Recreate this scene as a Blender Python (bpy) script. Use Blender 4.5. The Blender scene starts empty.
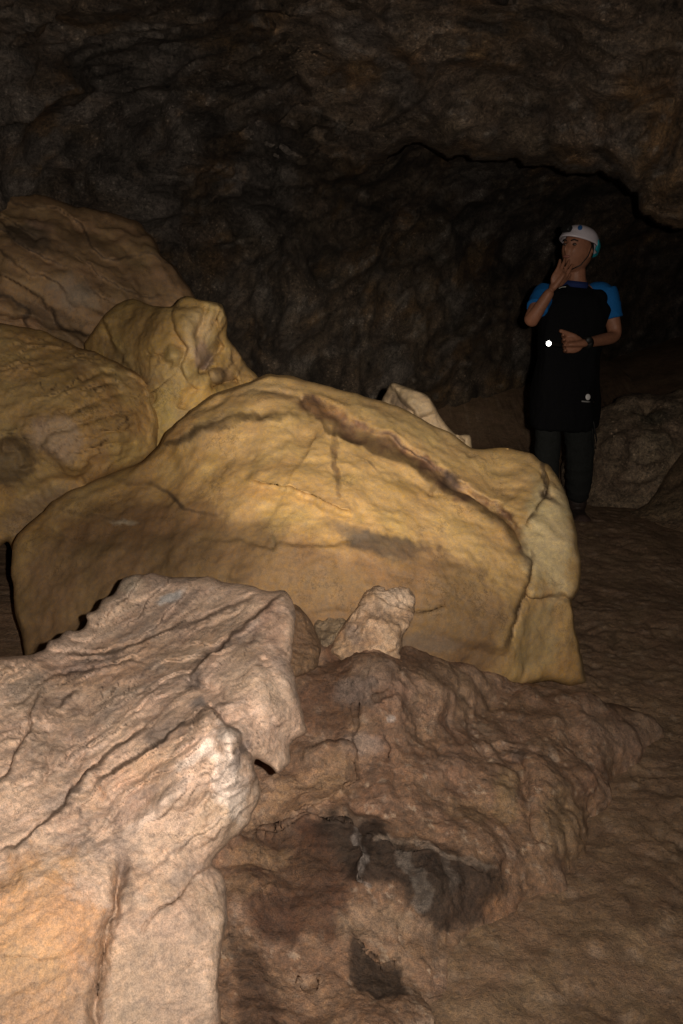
import bpy, math
import numpy as np
from mathutils import Vector, Matrix, Quaternion

# ------------------------------------------------------------------ scene + camera
scene = bpy.context.scene
COL = scene.collection
CAM = np.array([0.0, 0.0, 1.55]); PITCH = math.radians(15.8); F = 900.0
SP, CP = math.sin(PITCH), math.cos(PITCH)

cam_d = bpy.data.cameras.new('camera'); cam = bpy.data.objects.new('camera', cam_d); COL.objects.link(cam)
cam.location = CAM; cam.rotation_euler = (math.pi/2-PITCH, 0, 0)
cam_d.sensor_fit = 'VERTICAL'; cam_d.sensor_height = 36; cam_d.lens = 36*F/1024; cam_d.clip_end = 100; cam_d.clip_start = 0.02
scene.camera = cam
scene.view_settings.view_transform = 'Standard'; scene.view_settings.look = 'None'
scene.view_settings.exposure = 0; scene.view_settings.gamma = 1
w = bpy.data.worlds.new('World'); scene.world = w; w.use_nodes = True
w.node_tree.nodes['Background'].inputs[0].default_value = (0.5, 0.42, 0.35, 1)
w.node_tree.nodes['Background'].inputs[1].default_value = 0.0   # underground: no daylight reaches here

def pt(u, v, d):
    """point at axial depth d seen in direction of plan coordinates u, v"""
    x = (u-341.5)/F; y = -(v-512)/F
    return np.stack([CAM[0]+d*x, CAM[1]+d*(CP+y*SP), CAM[2]+d*(-SP+y*CP)], -1)
def plane_pt(u, v, Y):
    x = (u-341.5)/F; y = -(v-512)/F; t = Y/(CP+y*SP)
    return Vector((t*x, Y, CAM[2]+t*(-SP+y*CP)))

# ------------------------------------------------------------------ noise
def _hash(i, j, k, s):
    h = (i*374761393 + j*668265263 + k*2147483647 + s*974634777) & 0xFFFFFFFF
    h = ((h ^ (h >> 13))*1274126177) & 0xFFFFFFFF
    h = ((h ^ (h >> 16))*2246822519) & 0xFFFFFFFF
    return ((h ^ (h >> 15)) & 0xFFFFFF)/float(0xFFFFFF)*2-1
def vn(P, s=0):
    P = np.asarray(P, float); I = np.floor(P).astype(np.int64); f = P-I
    f = f*f*f*(f*(f*6-15)+10)
    x, y, z = I[..., 0], I[..., 1], I[..., 2]; fx, fy, fz = f[..., 0], f[..., 1], f[..., 2]
    def L(a, b, t): return a+(b-a)*t
    c = lambda a, b, e: _hash(x+a, y+b, z+e, s)
    return L(L(L(c(0,0,0), c(1,0,0), fx), L(c(0,1,0), c(1,1,0), fx), fy),
             L(L(c(0,0,1), c(1,0,1), fx), L(c(0,1,1), c(1,1,1), fx), fy), fz)
ROT = np.array([[0.36,0.48,-0.8],[-0.8,0.6,0.0],[0.48,0.64,0.6]])
def fbm(P, s=0, o=4, g=0.5):
    a = 1; t = 0; n = 0; P = np.asarray(P, float)
    for k in range(o):
        t = t + a*vn(P, s+k*7); n += a; a *= g; P = P@ROT.T*2.03+3.1
    return t/n*1.6
def ridged(P, s=0, o=4, g=0.5):
    a = 1; t = 0; n = 0; P = np.asarray(P, float)
    for k in range(o):
        t = t + a*(1-2*np.abs(vn(P, s+k*7))); n += a; a *= g; P = P@ROT.T*2.07+1.7
    return t/n
def cells(P, s=0):
    """worley F1, F2-F1 and a value per cell"""
    P = np.asarray(P, float); I = np.floor(P).astype(np.int64)
    d1 = np.full(P.shape[:-1], 9.0); d2 = d1.copy(); idv = np.zeros(P.shape[:-1])
    for a in (-1,0,1):
        for b in (-1,0,1):
            for c in (-1,0,1):
                x, y, z = I[...,0]+a, I[...,1]+b, I[...,2]+c
                q = np.stack([x+.5+.5*_hash(x,y,z,s+1), y+.5+.5*_hash(x,y,z,s+2), z+.5+.5*_hash(x,y,z,s+3)], -1)
                d = np.sqrt(((q-P)**2).sum(-1)); near = d < d1
                d2 = np.where(near, d1, np.minimum(d2, d)); idv = np.where(near, _hash(x,y,z,s+9), idv); d1 = np.where(near, d, d1)
    return d1, d2-d1, idv
def sstep(a, b, x):
    t = np.clip((x-a)/(b-a), 0, 1); return t*t*(3-2*t)

# ------------------------------------------------------------------ plan geometry helpers
def tps(ctrl):
    c = np.array(ctrl, float); X = c[:, :2]/100; n = len(X)
    def U(r2): return np.where(r2 > 1e-9, .5*r2*np.log(np.maximum(r2, 1e-9)), 0)
    K = U(((X[:, None]-X[None])**2).sum(-1)) + np.eye(n)*0.05
    Pm = np.c_[np.ones(n), X]; A = np.block([[K, Pm], [Pm.T, np.zeros((3, 3))]])
    sol = np.linalg.solve(A, np.r_[c[:, 2], 0, 0, 0])
    def ev(u, v):
        Q = np.stack([u.ravel(), v.ravel()], -1)/100
        out = sol[n]+Q@sol[n+1:]
        for i in range(n): out = out+sol[i]*U(((Q-X[i])**2).sum(-1))
        return out.reshape(u.shape)
    return ev
def seg_dist(u, v, poly, closed=False):
    """distance, signed side, param along"""
    p = np.array(poly, float); n = len(p) if closed else len(p)-1
    best = np.full(u.shape, 1e9); side = np.zeros(u.shape); par = np.zeros(u.shape); cx = u.copy(); cy = v.copy()
    L = [0.0]
    for i in range(n): L.append(L[-1]+np.hypot(*(p[(i+1) % len(p)]-p[i])))
    for i in range(n):
        a = p[i]; b = p[(i+1) % len(p)]; e = b-a; l2 = max(e@e, 1e-9)
        t = np.clip(((u-a[0])*e[0]+(v-a[1])*e[1])/l2, 0, 1)
        qx = a[0]+t*e[0]; qy = a[1]+t*e[1]; d = np.hypot(u-qx, v-qy); m = d < best
        best = np.where(m, d, best); cx = np.where(m, qx, cx); cy = np.where(m, qy, cy)
        side = np.where(m, np.sign(e[0]*(v-a[1])-e[1]*(u-a[0])), side)
        par = np.where(m, (L[i]+t*math.sqrt(l2))/L[-1], par)
    return best, side, par, cx, cy
def inside(u, v, poly):
    p = np.array(poly, float); r = np.zeros(u.shape, bool); j = len(p)-1
    for i in range(len(p)):
        xi, yi = p[i]; xj, yj = p[j]
        if yi != yj:
            r ^= ((yi > v) != (yj > v)) & (u < (xj-xi)*(v-yi)/(yj-yi)+xi)
        j = i
    return r
def rough_outline(poly, amp, step, seed, wl=28.0):
    p = np.array(poly, float); out = []
    for i in range(len(p)):
        a = p[i]; b = p[(i+1) % len(p)]; n = max(1, int(np.hypot(*(b-a))/step))
        for k in range(n): out.append(a+(b-a)*k/n)
    o = np.array(out)
    for _ in range(1): o = .5*o+.25*(np.roll(o, 1, 0)+np.roll(o, -1, 0))
    Q = np.c_[o/wl, np.full(len(o), seed*1.7)]
    Q2 = Q*3.3+11
    return o+amp*np.stack([fbm(Q, seed, 4, .6), fbm(Q+50, seed, 4, .6)], -1)+.45*amp*np.stack([fbm(Q2, seed, 3, .6), fbm(Q2+50, seed, 3, .6)], -1)

# ------------------------------------------------------------------ object helpers
def tag(o, label=None, cat=None, group=None, kind=None):
    if label: o['label'] = label
    if cat: o['category'] = cat
    if group: o['group'] = group
    if kind: o['kind'] = kind
    return o
def link(name, me, mat=None, parent=None, smooth=True):
    o = bpy.data.objects.new(name, me); COL.objects.link(o)
    if mat: me.materials.clear(); me.materials.append(mat)
    if smooth and len(me.polygons): me.polygons.foreach_set('use_smooth', [True]*len(me.polygons))
    if parent: o.parent = parent
    return o
def np_mesh(name, V, Fc, col=None):
    me = bpy.data.meshes.new(name)
    me.vertices.add(len(V)); me.vertices.foreach_set('co', np.asarray(V, np.float32).ravel())
    Fc = np.asarray(Fc, np.int32); k = Fc.shape[1]
    me.loops.add(Fc.size); me.loops.foreach_set('vertex_index', Fc.ravel())
    me.polygons.add(len(Fc)); me.polygons.foreach_set('loop_start', np.arange(0, Fc.size, k, dtype=np.int32))
    me.update(calc_edges=True)
    if col is not None:
        a = me.color_attributes.new('Col', 'FLOAT_COLOR', 'POINT')
        a.data.foreach_set('color', np.c_[np.clip(col, 0, 1), np.ones(len(col))].astype(np.float32).ravel())
    return me
def vnormals(V, Fc):
    a, b, c, d = V[Fc[:, 0]], V[Fc[:, 1]], V[Fc[:, 2]], V[Fc[:, 3]]
    n = np.cross(c-a, d-b); N = np.zeros_like(V)
    for k in range(4):
        for ax in range(3): N[:, ax] += np.bincount(Fc[:, k], n[:, ax], len(V))
    return N/np.maximum(np.linalg.norm(N, axis=1, keepdims=True), 1e-12)

# ------------------------------------------------------------------ materials
def rock_mat(name, rough=.8, bump=.6, scale=1.0, var=.35, speck=.25, spec=.3, stretch=(1,1,1), disp=.006, vein=.45, fleck=0):
    m = bpy.data.materials.new(name); m.use_nodes = True; nt = m.node_tree; N = nt.nodes; Lk = nt.links
    bs = N['Principled BSDF']; bs.inputs['Specular IOR Level'].default_value = spec
    at = N.new('ShaderNodeAttribute'); at.attribute_name = 'Col'
    tc = N.new('ShaderNodeTexCoord'); mp = N.new('ShaderNodeMapping'); mp.inputs['Scale'].default_value = stretch
    Lk.new(tc.outputs['Object'], mp.inputs['Vector'])
    def noise(sc, det=8, ro=.65, dist=0):
        n = N.new('ShaderNodeTexNoise'); n.inputs['Scale'].default_value = sc*scale; n.inputs['Detail'].default_value = det
        n.inputs['Roughness'].default_value = ro; n.inputs['Distortion'].default_value = dist
        Lk.new(mp.outputs[0], n.inputs['Vector']); return n
    def mrange(src, a, b, c, d):
        r = N.new('ShaderNodeMapRange'); r.inputs[1].default_value = a; r.inputs[2].default_value = b
        r.inputs[3].default_value = c; r.inputs[4].default_value = d; Lk.new(src, r.inputs[0]); return r.outputs[0]
    def mul(a, b):
        x = N.new('ShaderNodeMath'); x.operation = 'MULTIPLY'; Lk.new(a, x.inputs[0]); Lk.new(b, x.inputs[1]); return x.outputs[0]
    n1 = noise(9, 10, .7, .3); n2 = noise(60, 6, .7); n3 = noise(260, 3, .6)
    f = mul(mrange(n1.outputs[0], .3, .7, 1-var, 1+var), mrange(n2.outputs[0], .3, .7, 1-speck, 1+speck))
    f = mul(f, mrange(n3.outputs[0], .3, .7, 1-speck*.8, 1+speck*.8))
    # pits: small dark specks, pale grains
    vo = N.new('ShaderNodeTexVoronoi'); vo.inputs['Scale'].default_value = 120*scale; Lk.new(mp.outputs[0], vo.inputs['Vector'])
    pit = mrange(vo.outputs['Distance'], .0, .25, .62, 1.0); gate = mrange(n1.outputs[0], .5, .6, 0, 1)
    mixp = N.new('ShaderNodeMix'); mixp.data_type = 'FLOAT'; Lk.new(gate, mixp.inputs[0]); mixp.inputs[2].default_value = 1.0; Lk.new(pit, mixp.inputs[3])
    f = mul(f, mixp.outputs[0])
    if fleck:
        v3 = N.new('ShaderNodeTexVoronoi'); v3.inputs['Scale'].default_value = 38*scale; Lk.new(mp.outputs[0], v3.inputs['Vector'])
        fg_ = noise(3, 5, .7); g3 = mrange(fg_.outputs[0], .48, .6, 0, 1); m3 = N.new('ShaderNodeMix'); m3.data_type = 'FLOAT'
        Lk.new(g3, m3.inputs[0]); m3.inputs[2].default_value = 1.0; Lk.new(mrange(v3.outputs['Distance'], .12, .3, 1+fleck, 1.0), m3.inputs[3]); f = mul(f, m3.outputs[0])
    # hairline dark veins wandering through the stone
    if vein:
        wn = noise(6, 6, .7); vm = N.new('ShaderNodeVectorMath'); vm.operation = 'MULTIPLY_ADD'
        Lk.new(wn.outputs['Color'], vm.inputs[0]); vm.inputs[1].default_value = (.35, .35, .35); Lk.new(mp.outputs[0], vm.inputs[2])
        v2 = N.new('ShaderNodeTexVoronoi'); v2.feature = 'DISTANCE_TO_EDGE'; v2.inputs['Scale'].default_value = 7*scale; Lk.new(vm.outputs[0], v2.inputs['Vector'])
        vg = noise(4, 4, .6); gate2 = mrange(vg.outputs[0], .48, .62, 0, 1)
        mv = N.new('ShaderNodeMix'); mv.data_type = 'FLOAT'; Lk.new(gate2, mv.inputs[0]); mv.inputs[2].default_value = 1.0
        Lk.new(mrange(v2.outputs['Distance'], 0, .035, 1-vein, 1.0), mv.inputs[3]); f = mul(f, mv.outputs[0])
    hsv = N.new('ShaderNodeHueSaturation'); Lk.new(at.outputs['Color'], hsv.inputs['Color']); Lk.new(f, hsv.inputs['Value'])
    hn = noise(5, 5, .6); Lk.new(mrange(hn.outputs[0], .3, .7, .493, .506), hsv.inputs['Hue']); Lk.new(mrange(n2.outputs[0], .3, .7, .85, 1.15), hsv.inputs['Saturation'])
    Lk.new(hsv.outputs[0], bs.inputs['Base Color'])
    Lk.new(mrange(n1.outputs[0], .3, .7, rough-.12, min(1, rough+.12)), bs.inputs['Roughness'])
    # bump stack
    add = N.new('ShaderNodeMath'); add.operation = 'MULTIPLY_ADD'; Lk.new(n2.outputs[0], add.inputs[0]); add.inputs[1].default_value = .45; Lk.new(n1.outputs[0], add.inputs[2])
    add2 = N.new('ShaderNodeMath'); add2.operation = 'MULTIPLY_ADD'; Lk.new(n3.outputs[0], add2.inputs[0]); add2.inputs[1].default_value = .2; Lk.new(add.outputs[0], add2.inputs[2])
    bp = N.new('ShaderNodeBump'); bp.inputs['Strength'].default_value = bump; bp.inputs['Distance'].default_value = disp*4
    Lk.new(add2.outputs[0], bp.inputs['Height']); Lk.new(bp.outputs[0], bs.inputs['Normal'])
    return m
def simple_mat(name, col, rough=.7, spec=.4, noise_sc=80, var=.15, bump=.2, emit=0, metal=0):
    m = bpy.data.materials.new(name); m.use_nodes = True; nt = m.node_tree; N = nt.nodes; Lk = nt.links
    bs = N['Principled BSDF']; bs.inputs['Specular IOR Level'].default_value = spec; bs.inputs['Roughness'].default_value = rough; bs.inputs['Metallic'].default_value = metal
    tc = N.new('ShaderNodeTexCoord'); n = N.new('ShaderNodeTexNoise'); n.inputs['Scale'].default_value = noise_sc; n.inputs['Detail'].default_value = 6
    Lk.new(tc.outputs['Object'], n.inputs['Vector'])
    cr = N.new('ShaderNodeValToRGB'); cr.color_ramp.elements[0].position = .3; cr.color_ramp.elements[1].position = .7
    cr.color_ramp.elements[0].color = (*[c*(1-var) for c in col], 1); cr.color_ramp.elements[1].color = (*[min(1, c*(1+var)) for c in col], 1)
    Lk.new(n.outputs[0], cr.inputs[0]); Lk.new(cr.outputs[0], bs.inputs['Base Color'])
    bp = N.new('ShaderNodeBump'); bp.inputs['Strength'].default_value = bump; bp.inputs['Distance'].default_value = .004
    Lk.new(n.outputs[0], bp.inputs['Height']); Lk.new(bp.outputs[0], bs.inputs['Normal'])
    if emit:
        bs.inputs['Emission Color'].default_value = (*col, 1); bs.inputs['Emission Strength'].default_value = emit
    return m

# ------------------------------------------------------------------ rock builder
def mixc(c, col, k): return c*(1-k[:, None])+np.array(col)[None]*k[:, None]
def make_rock(name, outline, ctrl, mat, cell=2.0, R=30, B=.15, thick=.5, amp=2.5, seed=1, feats=(), base=(.3,.2,.1),
              alt=(), patches=(), disp=(), strata=None, warp=3.0, extra=None, wl=28.0):
    poly = rough_outline(outline, amp, 4.0, seed, wl)
    lo = poly.min(0)-cell*2; hi = poly.max(0)+cell*2
    us = np.arange(lo[0], hi[0]+cell, cell); vs = np.arange(lo[1], hi[1]+cell, cell)
    U, Vv = np.meshgrid(us, vs); ins = inside(U, Vv, poly)
    cellm = ins[:-1, :-1].astype(int)+ins[1:, :-1]+ins[:-1, 1:]+ins[1:, 1:] >= 2
    used = np.zeros(U.shape, bool); used[:-1, :-1] |= cellm; used[1:, :-1] |= cellm; used[:-1, 1:] |= cellm; used[1:, 1:] |= cellm
    idx = -np.ones(U.shape, int); idx[used] = np.arange(used.sum())
    u = U[used]; v = Vv[used]; insu = ins[used]
    de, _, _, cx, cy = seg_dist(u, v, poly, True)
    # rim vertices (touching a missing cell) go onto the outline
    cnt = np.zeros(U.shape, int); cnt[:-1, :-1] += cellm; cnt[1:, :-1] += cellm; cnt[:-1, 1:] += cellm; cnt[1:, 1:] += cellm
    rim = cnt[used] < 4
    snap = rim | ~insu
    u = np.where(snap, cx, u); v = np.where(snap, cy, v); de = np.where(snap, 0, de)
    q = np.stack([u, v], -1)
    ev = tps(ctrl); d0 = ev(u, v)
    t = np.clip(de/R, 0, 1); prof = 1-np.sqrt(np.clip(1-(1-t)**2, 0, 1))
    d = d0+B*prof
    # warped plan coordinates so that lines wander like real fractures
    wq = np.c_[q/22.0, np.full(len(q), seed*3.3)]
    wu = u+warp*fbm(wq, seed+11, 4, .6); wv = v+warp*fbm(wq+40, seed+12, 4, .6)
    dark = np.zeros(len(u))
    off = np.zeros(len(u))
    for ft in feats:
        kind, pl = ft[0], ft[1]
        dist, side, par, _, _ = seg_dist(wu, wv, pl)
        taper = sstep(0, .12, par)*sstep(1, .88, par)
        if kind == 'crack':
            _, _, wd, dp = ft; taper = .25+.75*taper
            jag = .65+.5*fbm(np.c_[q/14., np.full(len(q), 7.7)], seed+5, 3)
            k = np.exp(-(dist/wd)**2)*taper*np.clip(jag, .1, 1.3); off += dp*k; dark = np.maximum(dark, k*.5)
        elif kind == 'ridge':
            _, _, wd, dp = ft; off -= dp*np.exp(-(dist/wd)**2)*taper
        elif kind == 'groove':
            _, _, wd, dp = ft; off += dp*np.exp(-(dist/wd)**2)*taper
        elif kind == 'step':      # side=+1: raised on the right hand of travel (down in the plan for left-to-right)
            _, _, wd, dp, sd = ft
            on = sstep(-2.2, 2.2, dist*side*sd)
            off -= dp*on*np.exp(-dist/wd)*taper
        elif kind == 'mound':
            _, _, (ru, rv), dp = ft; c = np.array(pl[0])
            r2 = ((wu+4*fbm(wq*1.5, 8, 3)-c[0])/ru)**2+((wv-c[1])/rv)**2; off -= dp*np.clip(1-r2*.6, 0, 1)**1.5
        elif kind == 'bump':      # rounded knob: centre, radii
            _, _, (ru, rv), dp = ft; c = np.array(pl[0])
            r2 = ((wu-c[0])/ru)**2+((wv-c[1])/rv)**2; off -= dp*np.sqrt(np.clip(1-r2, 0, 1))
    if strata:
        for st_ in strata:
            if st_[0] == 'saw':
                _, ang, wavel, am, bend, mask = st_
                ca, sa = math.cos(math.radians(ang)), math.sin(math.radians(ang))
                al = (wu*ca-wv*sa)/wavel; ac = (wu*sa+wv*ca)/wavel
                zz = np.full(len(u), seed*1.3)
                s0 = ac+bend*fbm(np.stack([al/6, ac/3, zz], -1), seed+81, 3, .5)+.10*fbm(np.stack([al, ac, zz], -1), seed+82, 3, .6)
                fr_ = s0-np.floor(s0); p_ = np.where(fr_ < .84, fr_/.84, (1-fr_)/.16)
                g_ = np.clip(.35+1.5*fbm(np.stack([al/5, ac/1.5, zz+4], -1), seed+83, 3, .6), 0, 1)
                k = 1.0 if mask is None else np.exp(-(((u-mask[0])/mask[2])**2+((v-mask[1])/mask[3])**2)**2)
                off -= am*p_*g_*k; dark = np.maximum(dark, .8*sstep(.82, .9, fr_)*sstep(1.0, .93, fr_)*g_*k)
                continue
            ang, wavel, stretch, am, mask = st_
            ca, sa = math.cos(math.radians(ang)), math.sin(math.radians(ang))
            al = (wu*ca-wv*sa)/(wavel*stretch); ac = (wu*sa+wv*ca)/wavel
            s_ = ridged(np.stack([al, ac, np.full(len(u), seed*2.1)], -1), seed+21, 4, .55)
            k = 1.0
            if mask is not None:
                k = np.exp(-(((u-mask[0])/mask[2])**2+((v-mask[1])/mask[3])**2)**2)
            off -= am*s_*k; dark = np.maximum(dark, np.clip(-s_*.35, 0, .35)*k)
    edge = sstep(0, .5, t)
    Vf = pt(u, v, d+off*np.where(rim, 0, 1))
    faces = np.stack([idx[:-1, :-1][cellm], idx[1:, :-1][cellm], idx[1:, 1:][cellm], idx[:-1, 1:][cellm]], -1)
    Nf = vnormals(pt(u, v, d+.35*off), faces)
    # make normals face the viewer side
    s = np.sign(np.einsum('ij,ij->i', Nf, CAM[None]-Vf).mean()); Nf *= s
    if s < 0: faces = faces[:, ::-1]
    h = np.zeros(len(u))
    for fr, am, kd in disp:
        if kd == 'fbm': h += am*fbm(Vf*fr, seed+31, 5, .55)
        elif kd == 'ridged': h += am*ridged(Vf*fr, seed+33, 5, .55)
        elif kd == 'lumps':
            c1, c2, _ = cells(Vf*fr+.4*fbm(Vf*fr*.7, 5, 2)[:, None], seed+35); h += am*(.6-c1)
        elif kd == 'chunks':
            c1, c2, cv = cells(Vf*fr+.35*fbm(Vf*fr*.9, 5, 3)[:, None], seed+36); h += am*cv*sstep(0, .12, c2)-am*.7*(1-sstep(0, .08, c2))
    Vf = Vf+Nf*(h*edge)[:, None]
    # vertex colour: base, blends, patches, then darker cracks and layer drops
    col = np.tile(np.array(base, float), (len(u), 1))
    for fr, c_, lo_, hi_, st in alt:
        if isinstance(fr, tuple):
            ang, wl_, stc = fr; ca, sa = math.cos(math.radians(ang)), math.sin(math.radians(ang))
            nn = fbm(np.stack([(wu*ca-wv*sa)/(wl_*stc), (wu*sa+wv*ca)/wl_, np.full(len(u), 1.5)], -1), seed+55, 5, .6)
        else: nn = fbm(Vf*fr, seed+51+int(fr*3), 5, .6)
        col = mixc(col, c_, sstep(lo_, hi_, nn)*st)
    for pc in patches:
        if pc[0] == 'line':
            _, pl, wd, c_, st = pc; dist, _, par, _, _ = seg_dist(wu+3*fbm(wq*2, 4, 3), wv+3*fbm(wq*2+9, 5, 3), pl)
            nz = .75+.5*fbm(wq*2.5, seed+61, 4)
            k = (1-sstep(wd*.55, wd*1.1, dist))*np.clip(nz, 0, 1)*st
        elif pc[0] == 'poly':
            _, pl, soft, c_, st = pc
            iu = wu+4*fbm(wq*1.6, 4, 4, .6); iv = wv+4*fbm(wq*1.6+9, 5, 4, .6)
            dd = seg_dist(iu, iv, pl, True)[0]*np.where(inside(iu, iv, pl), 1, -1)
            k = sstep(-soft, soft, dd)*st
        else:
            x, y, rx, ry, ang, c_, st = pc
            ca, sa = math.cos(math.radians(ang)), math.sin(math.radians(ang)); du, dv = wu-x, wv-y
            r = np.sqrt(((du*ca-dv*sa)/rx)**2+((du*sa+dv*ca)/ry)**2)
            k = (1-sstep(.55, 1.25, r+.45*fbm(wq*1.3, seed+62, 5, .65)))*st
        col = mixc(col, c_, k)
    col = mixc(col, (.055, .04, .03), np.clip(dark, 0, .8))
    # back side: closes the stone at its real thickness
    dbk = d0+B+thick*np.sqrt(np.clip(1-(1-np.clip(de/(R*2.2), 0, 1))**2, 0, 1))
    Vb = pt(u, v, dbk); Vb = pt(u, v, dbk+.08*fbm(Vb*3, seed+71, 3)*edge)
    n = len(u); rimi = np.where(rim)[0]
    bidx = np.arange(n)+n; bidx[rimi] = rimi
    fb = bidx[faces][:, ::-1]
    V = np.r_[Vf, Vb]; colall = np.r_[col, col]; Fc = np.r_[faces, fb]
    # drop unused back rim vertices
    keep = np.ones(2*n, bool); keep[n+rimi] = False; remap = np.cumsum(keep)-1
    V = V[keep]; colall = colall[keep]; Fc = remap[Fc]
    ctr = np.array([V[:, 0].mean(), V[:, 1].mean(), max(0, V[:, 2].min())])
    me = np_mesh(name, V-ctr, Fc, colall); o = link(name, me, mat); o.location = ctr
    return o
# ------------------------------------------------------------------ rocks
M_pink = rock_mat('pink_limestone', .88, .38, 1.5, .2, .34, .15, vein=.5)
M_flow = rock_mat('ochre_flowstone', .68, .16, 1.2, .16, .2, .25, vein=.45)
M_earth = rock_mat('earthy_rock', .75, .6, 1.3, .38, .42, .3, vein=.6)
M_cave = rock_mat('cave_rock', .8, 1.0, .9, .6, .7, .35, disp=.012, vein=.6, fleck=1.6)
M_floor = rock_mat('trodden_mud', .85, .55, 1.6, .3, .4, .2, disp=.008, vein=.0)

# --- pinkish layered rock in the foreground
fg_out = [(-190,700),(-80,672),(0,657),(34,655),(47,651),(50,641),(61,640),(66,630),(79,632),(88,626),(85,613),(97,611),(101,598),(113,596),(119,582),(131,574),(152,573),
 (180,577),(208,576),(226,583),(241,583),(267,592),(285,591),(293,601),(296,613),(293,636),(290,660),(296,686),(301,698),(307,733),(298,737),(290,747),
 (292,762),(279,775),(270,766),(256,757),(254,768),(260,788),(260,800),(248,826),(229,844),(211,864),(222,870),(229,892),(227,925),(222,943),(218,980),(220,1030),(222,1150),(-190,1150)]
fg_ctrl = [(-180,700,2.15),(0,665,2.15),(60,660,2.3),(140,590,2.55),(220,590,2.5),(285,600,2.35),(200,640,2.3),(100,700,2.1),(0,760,1.85),(20,850,1.66),(120,780,1.85),
 (200,700,1.98),(270,680,2.0),(290,740,2.02),(230,730,1.84),(250,790,1.84),(190,800,1.75),(215,850,1.78),(60,920,1.52),(0,1000,1.45),(110,960,1.58),(180,920,1.6),(210,1000,1.58),(-180,1000,1.5),(150,1150,1.5),(0,1150,1.4)]
fg_feats = [
 ('crack',[(0,708),(18,703),(31,695),(44,686),(54,677),(79,670),(117,665),(152,661)],1.6,.018),
 ('step',[(0,708),(18,703),(31,695),(44,686),(54,677),(79,670),(117,665),(152,661)],22,.02,1),
 ('crack',[(45,686),(34,700),(28,712),(28,730),(23,741),(15,756),(13,768),(4,778),(-10,790)],2.0,.03),
 ('step',[(45,686),(34,700),(28,712),(28,730),(23,741),(15,756),(13,768),(4,778),(-10,790)],26,.03,-1),
 ('crack',[(50,654),(88,651),(123,648),(126,642),(146,640),(164,630),(187,626),(200,621),(226,606),(262,594)],1.6,.02),
 ('step',[(50,654),(88,651),(123,648),(146,640),(164,630),(200,621),(226,606),(262,594)],18,.03,1),
 ('crack',[(171,648),(187,638),(200,632),(240,610)],1.3,.01),
 ('crack',[(-5,852),(18,842),(37,828),(66,802),(79,785),(97,768),(105,759),(120,744),(138,733),(152,722)],1.9,.035),
 ('step',[(-5,852),(18,842),(37,828),(66,802),(79,785),(97,768),(105,759),(120,744),(138,733),(152,722)],30,.045,1),
 ('crack',[(94,785),(132,759),(164,739),(200,715),(212,707)],1.6,.02),
 ('step',[(94,785),(132,759),(164,739),(200,715),(214,706)],34,.05,1),
 ('step',[(188,676),(209,657),(229,639),(250,621),(273,604),(292,590)],30,.06,1),
 ('crack',[(189,675),(209,657),(229,639),(250,621),(273,604)],1.6,.02),
 ('groove',[(189,675),(196,683),(215,690),(230,705)],5,.02),
 ('step',[(206,704),(222,716),(238,736),(250,760),(258,785)],40,.05,1),
 ('crack',[(211,706),(226,718),(240,738),(252,758)],2.0,.02),
 ('groove',[(126,850),(119,879),(114,919),(103,945),(98,978),(95,1010),(95,1040)],6,.03),('crack',[(119,879),(114,919),(103,945),(98,978),(96,1000)],2.2,.02),

 ('crack',[(220,860),(216,862),(198,872),(179,897),(158,908),(143,932)],1.8,.022),
 ('step',[(225,858),(198,872),(179,897),(168,903)],16,.02,-1),
 ('ridge',[(226,718),(229,737),(200,765),(149,809)],9,.03),
 ('ridge',[(228,722),(235,770),(225,815),(205,850)],13,.035),
 ('groove',[(224,730),(190,775),(150,800),(120,820)],6,.018),
 ('groove',[(216,740),(212,790),(180,820)],7,.015),
 ('groove',[(170,850),(130,870)],8,.01),
 ('ridge',[(250,650),(262,690),(285,730)],14,.02),
 ('groove',[(262,650),(275,690),(296,720)],5,.01),
 ('groove',[(60,690),(85,705),(90,740),(75,775)],5,.012),
 ('groove',[(45,705),(65,715),(72,745),(60,770)],4,.01),
 ('groove',[(35,725),(52,735),(50,760),(40,790)],4,.01),
 ('bump',[(57,760)],(9,9),.012),('bump',[(40,770)],(8,9),.01),
 ('bump',[(95,612)],(14,11),.03),('bump',[(110,600)],(14,12),.03),('bump',[(82,630)],(14,9),.025),('bump',[(60,643)],(14,8),.02),('bump',[(135,588)],(18,13),.03),
 ('crack',[(0,955),(30,958),(60,962)],1.4,.006),
]
P0 = (.55,.395,.295)
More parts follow.
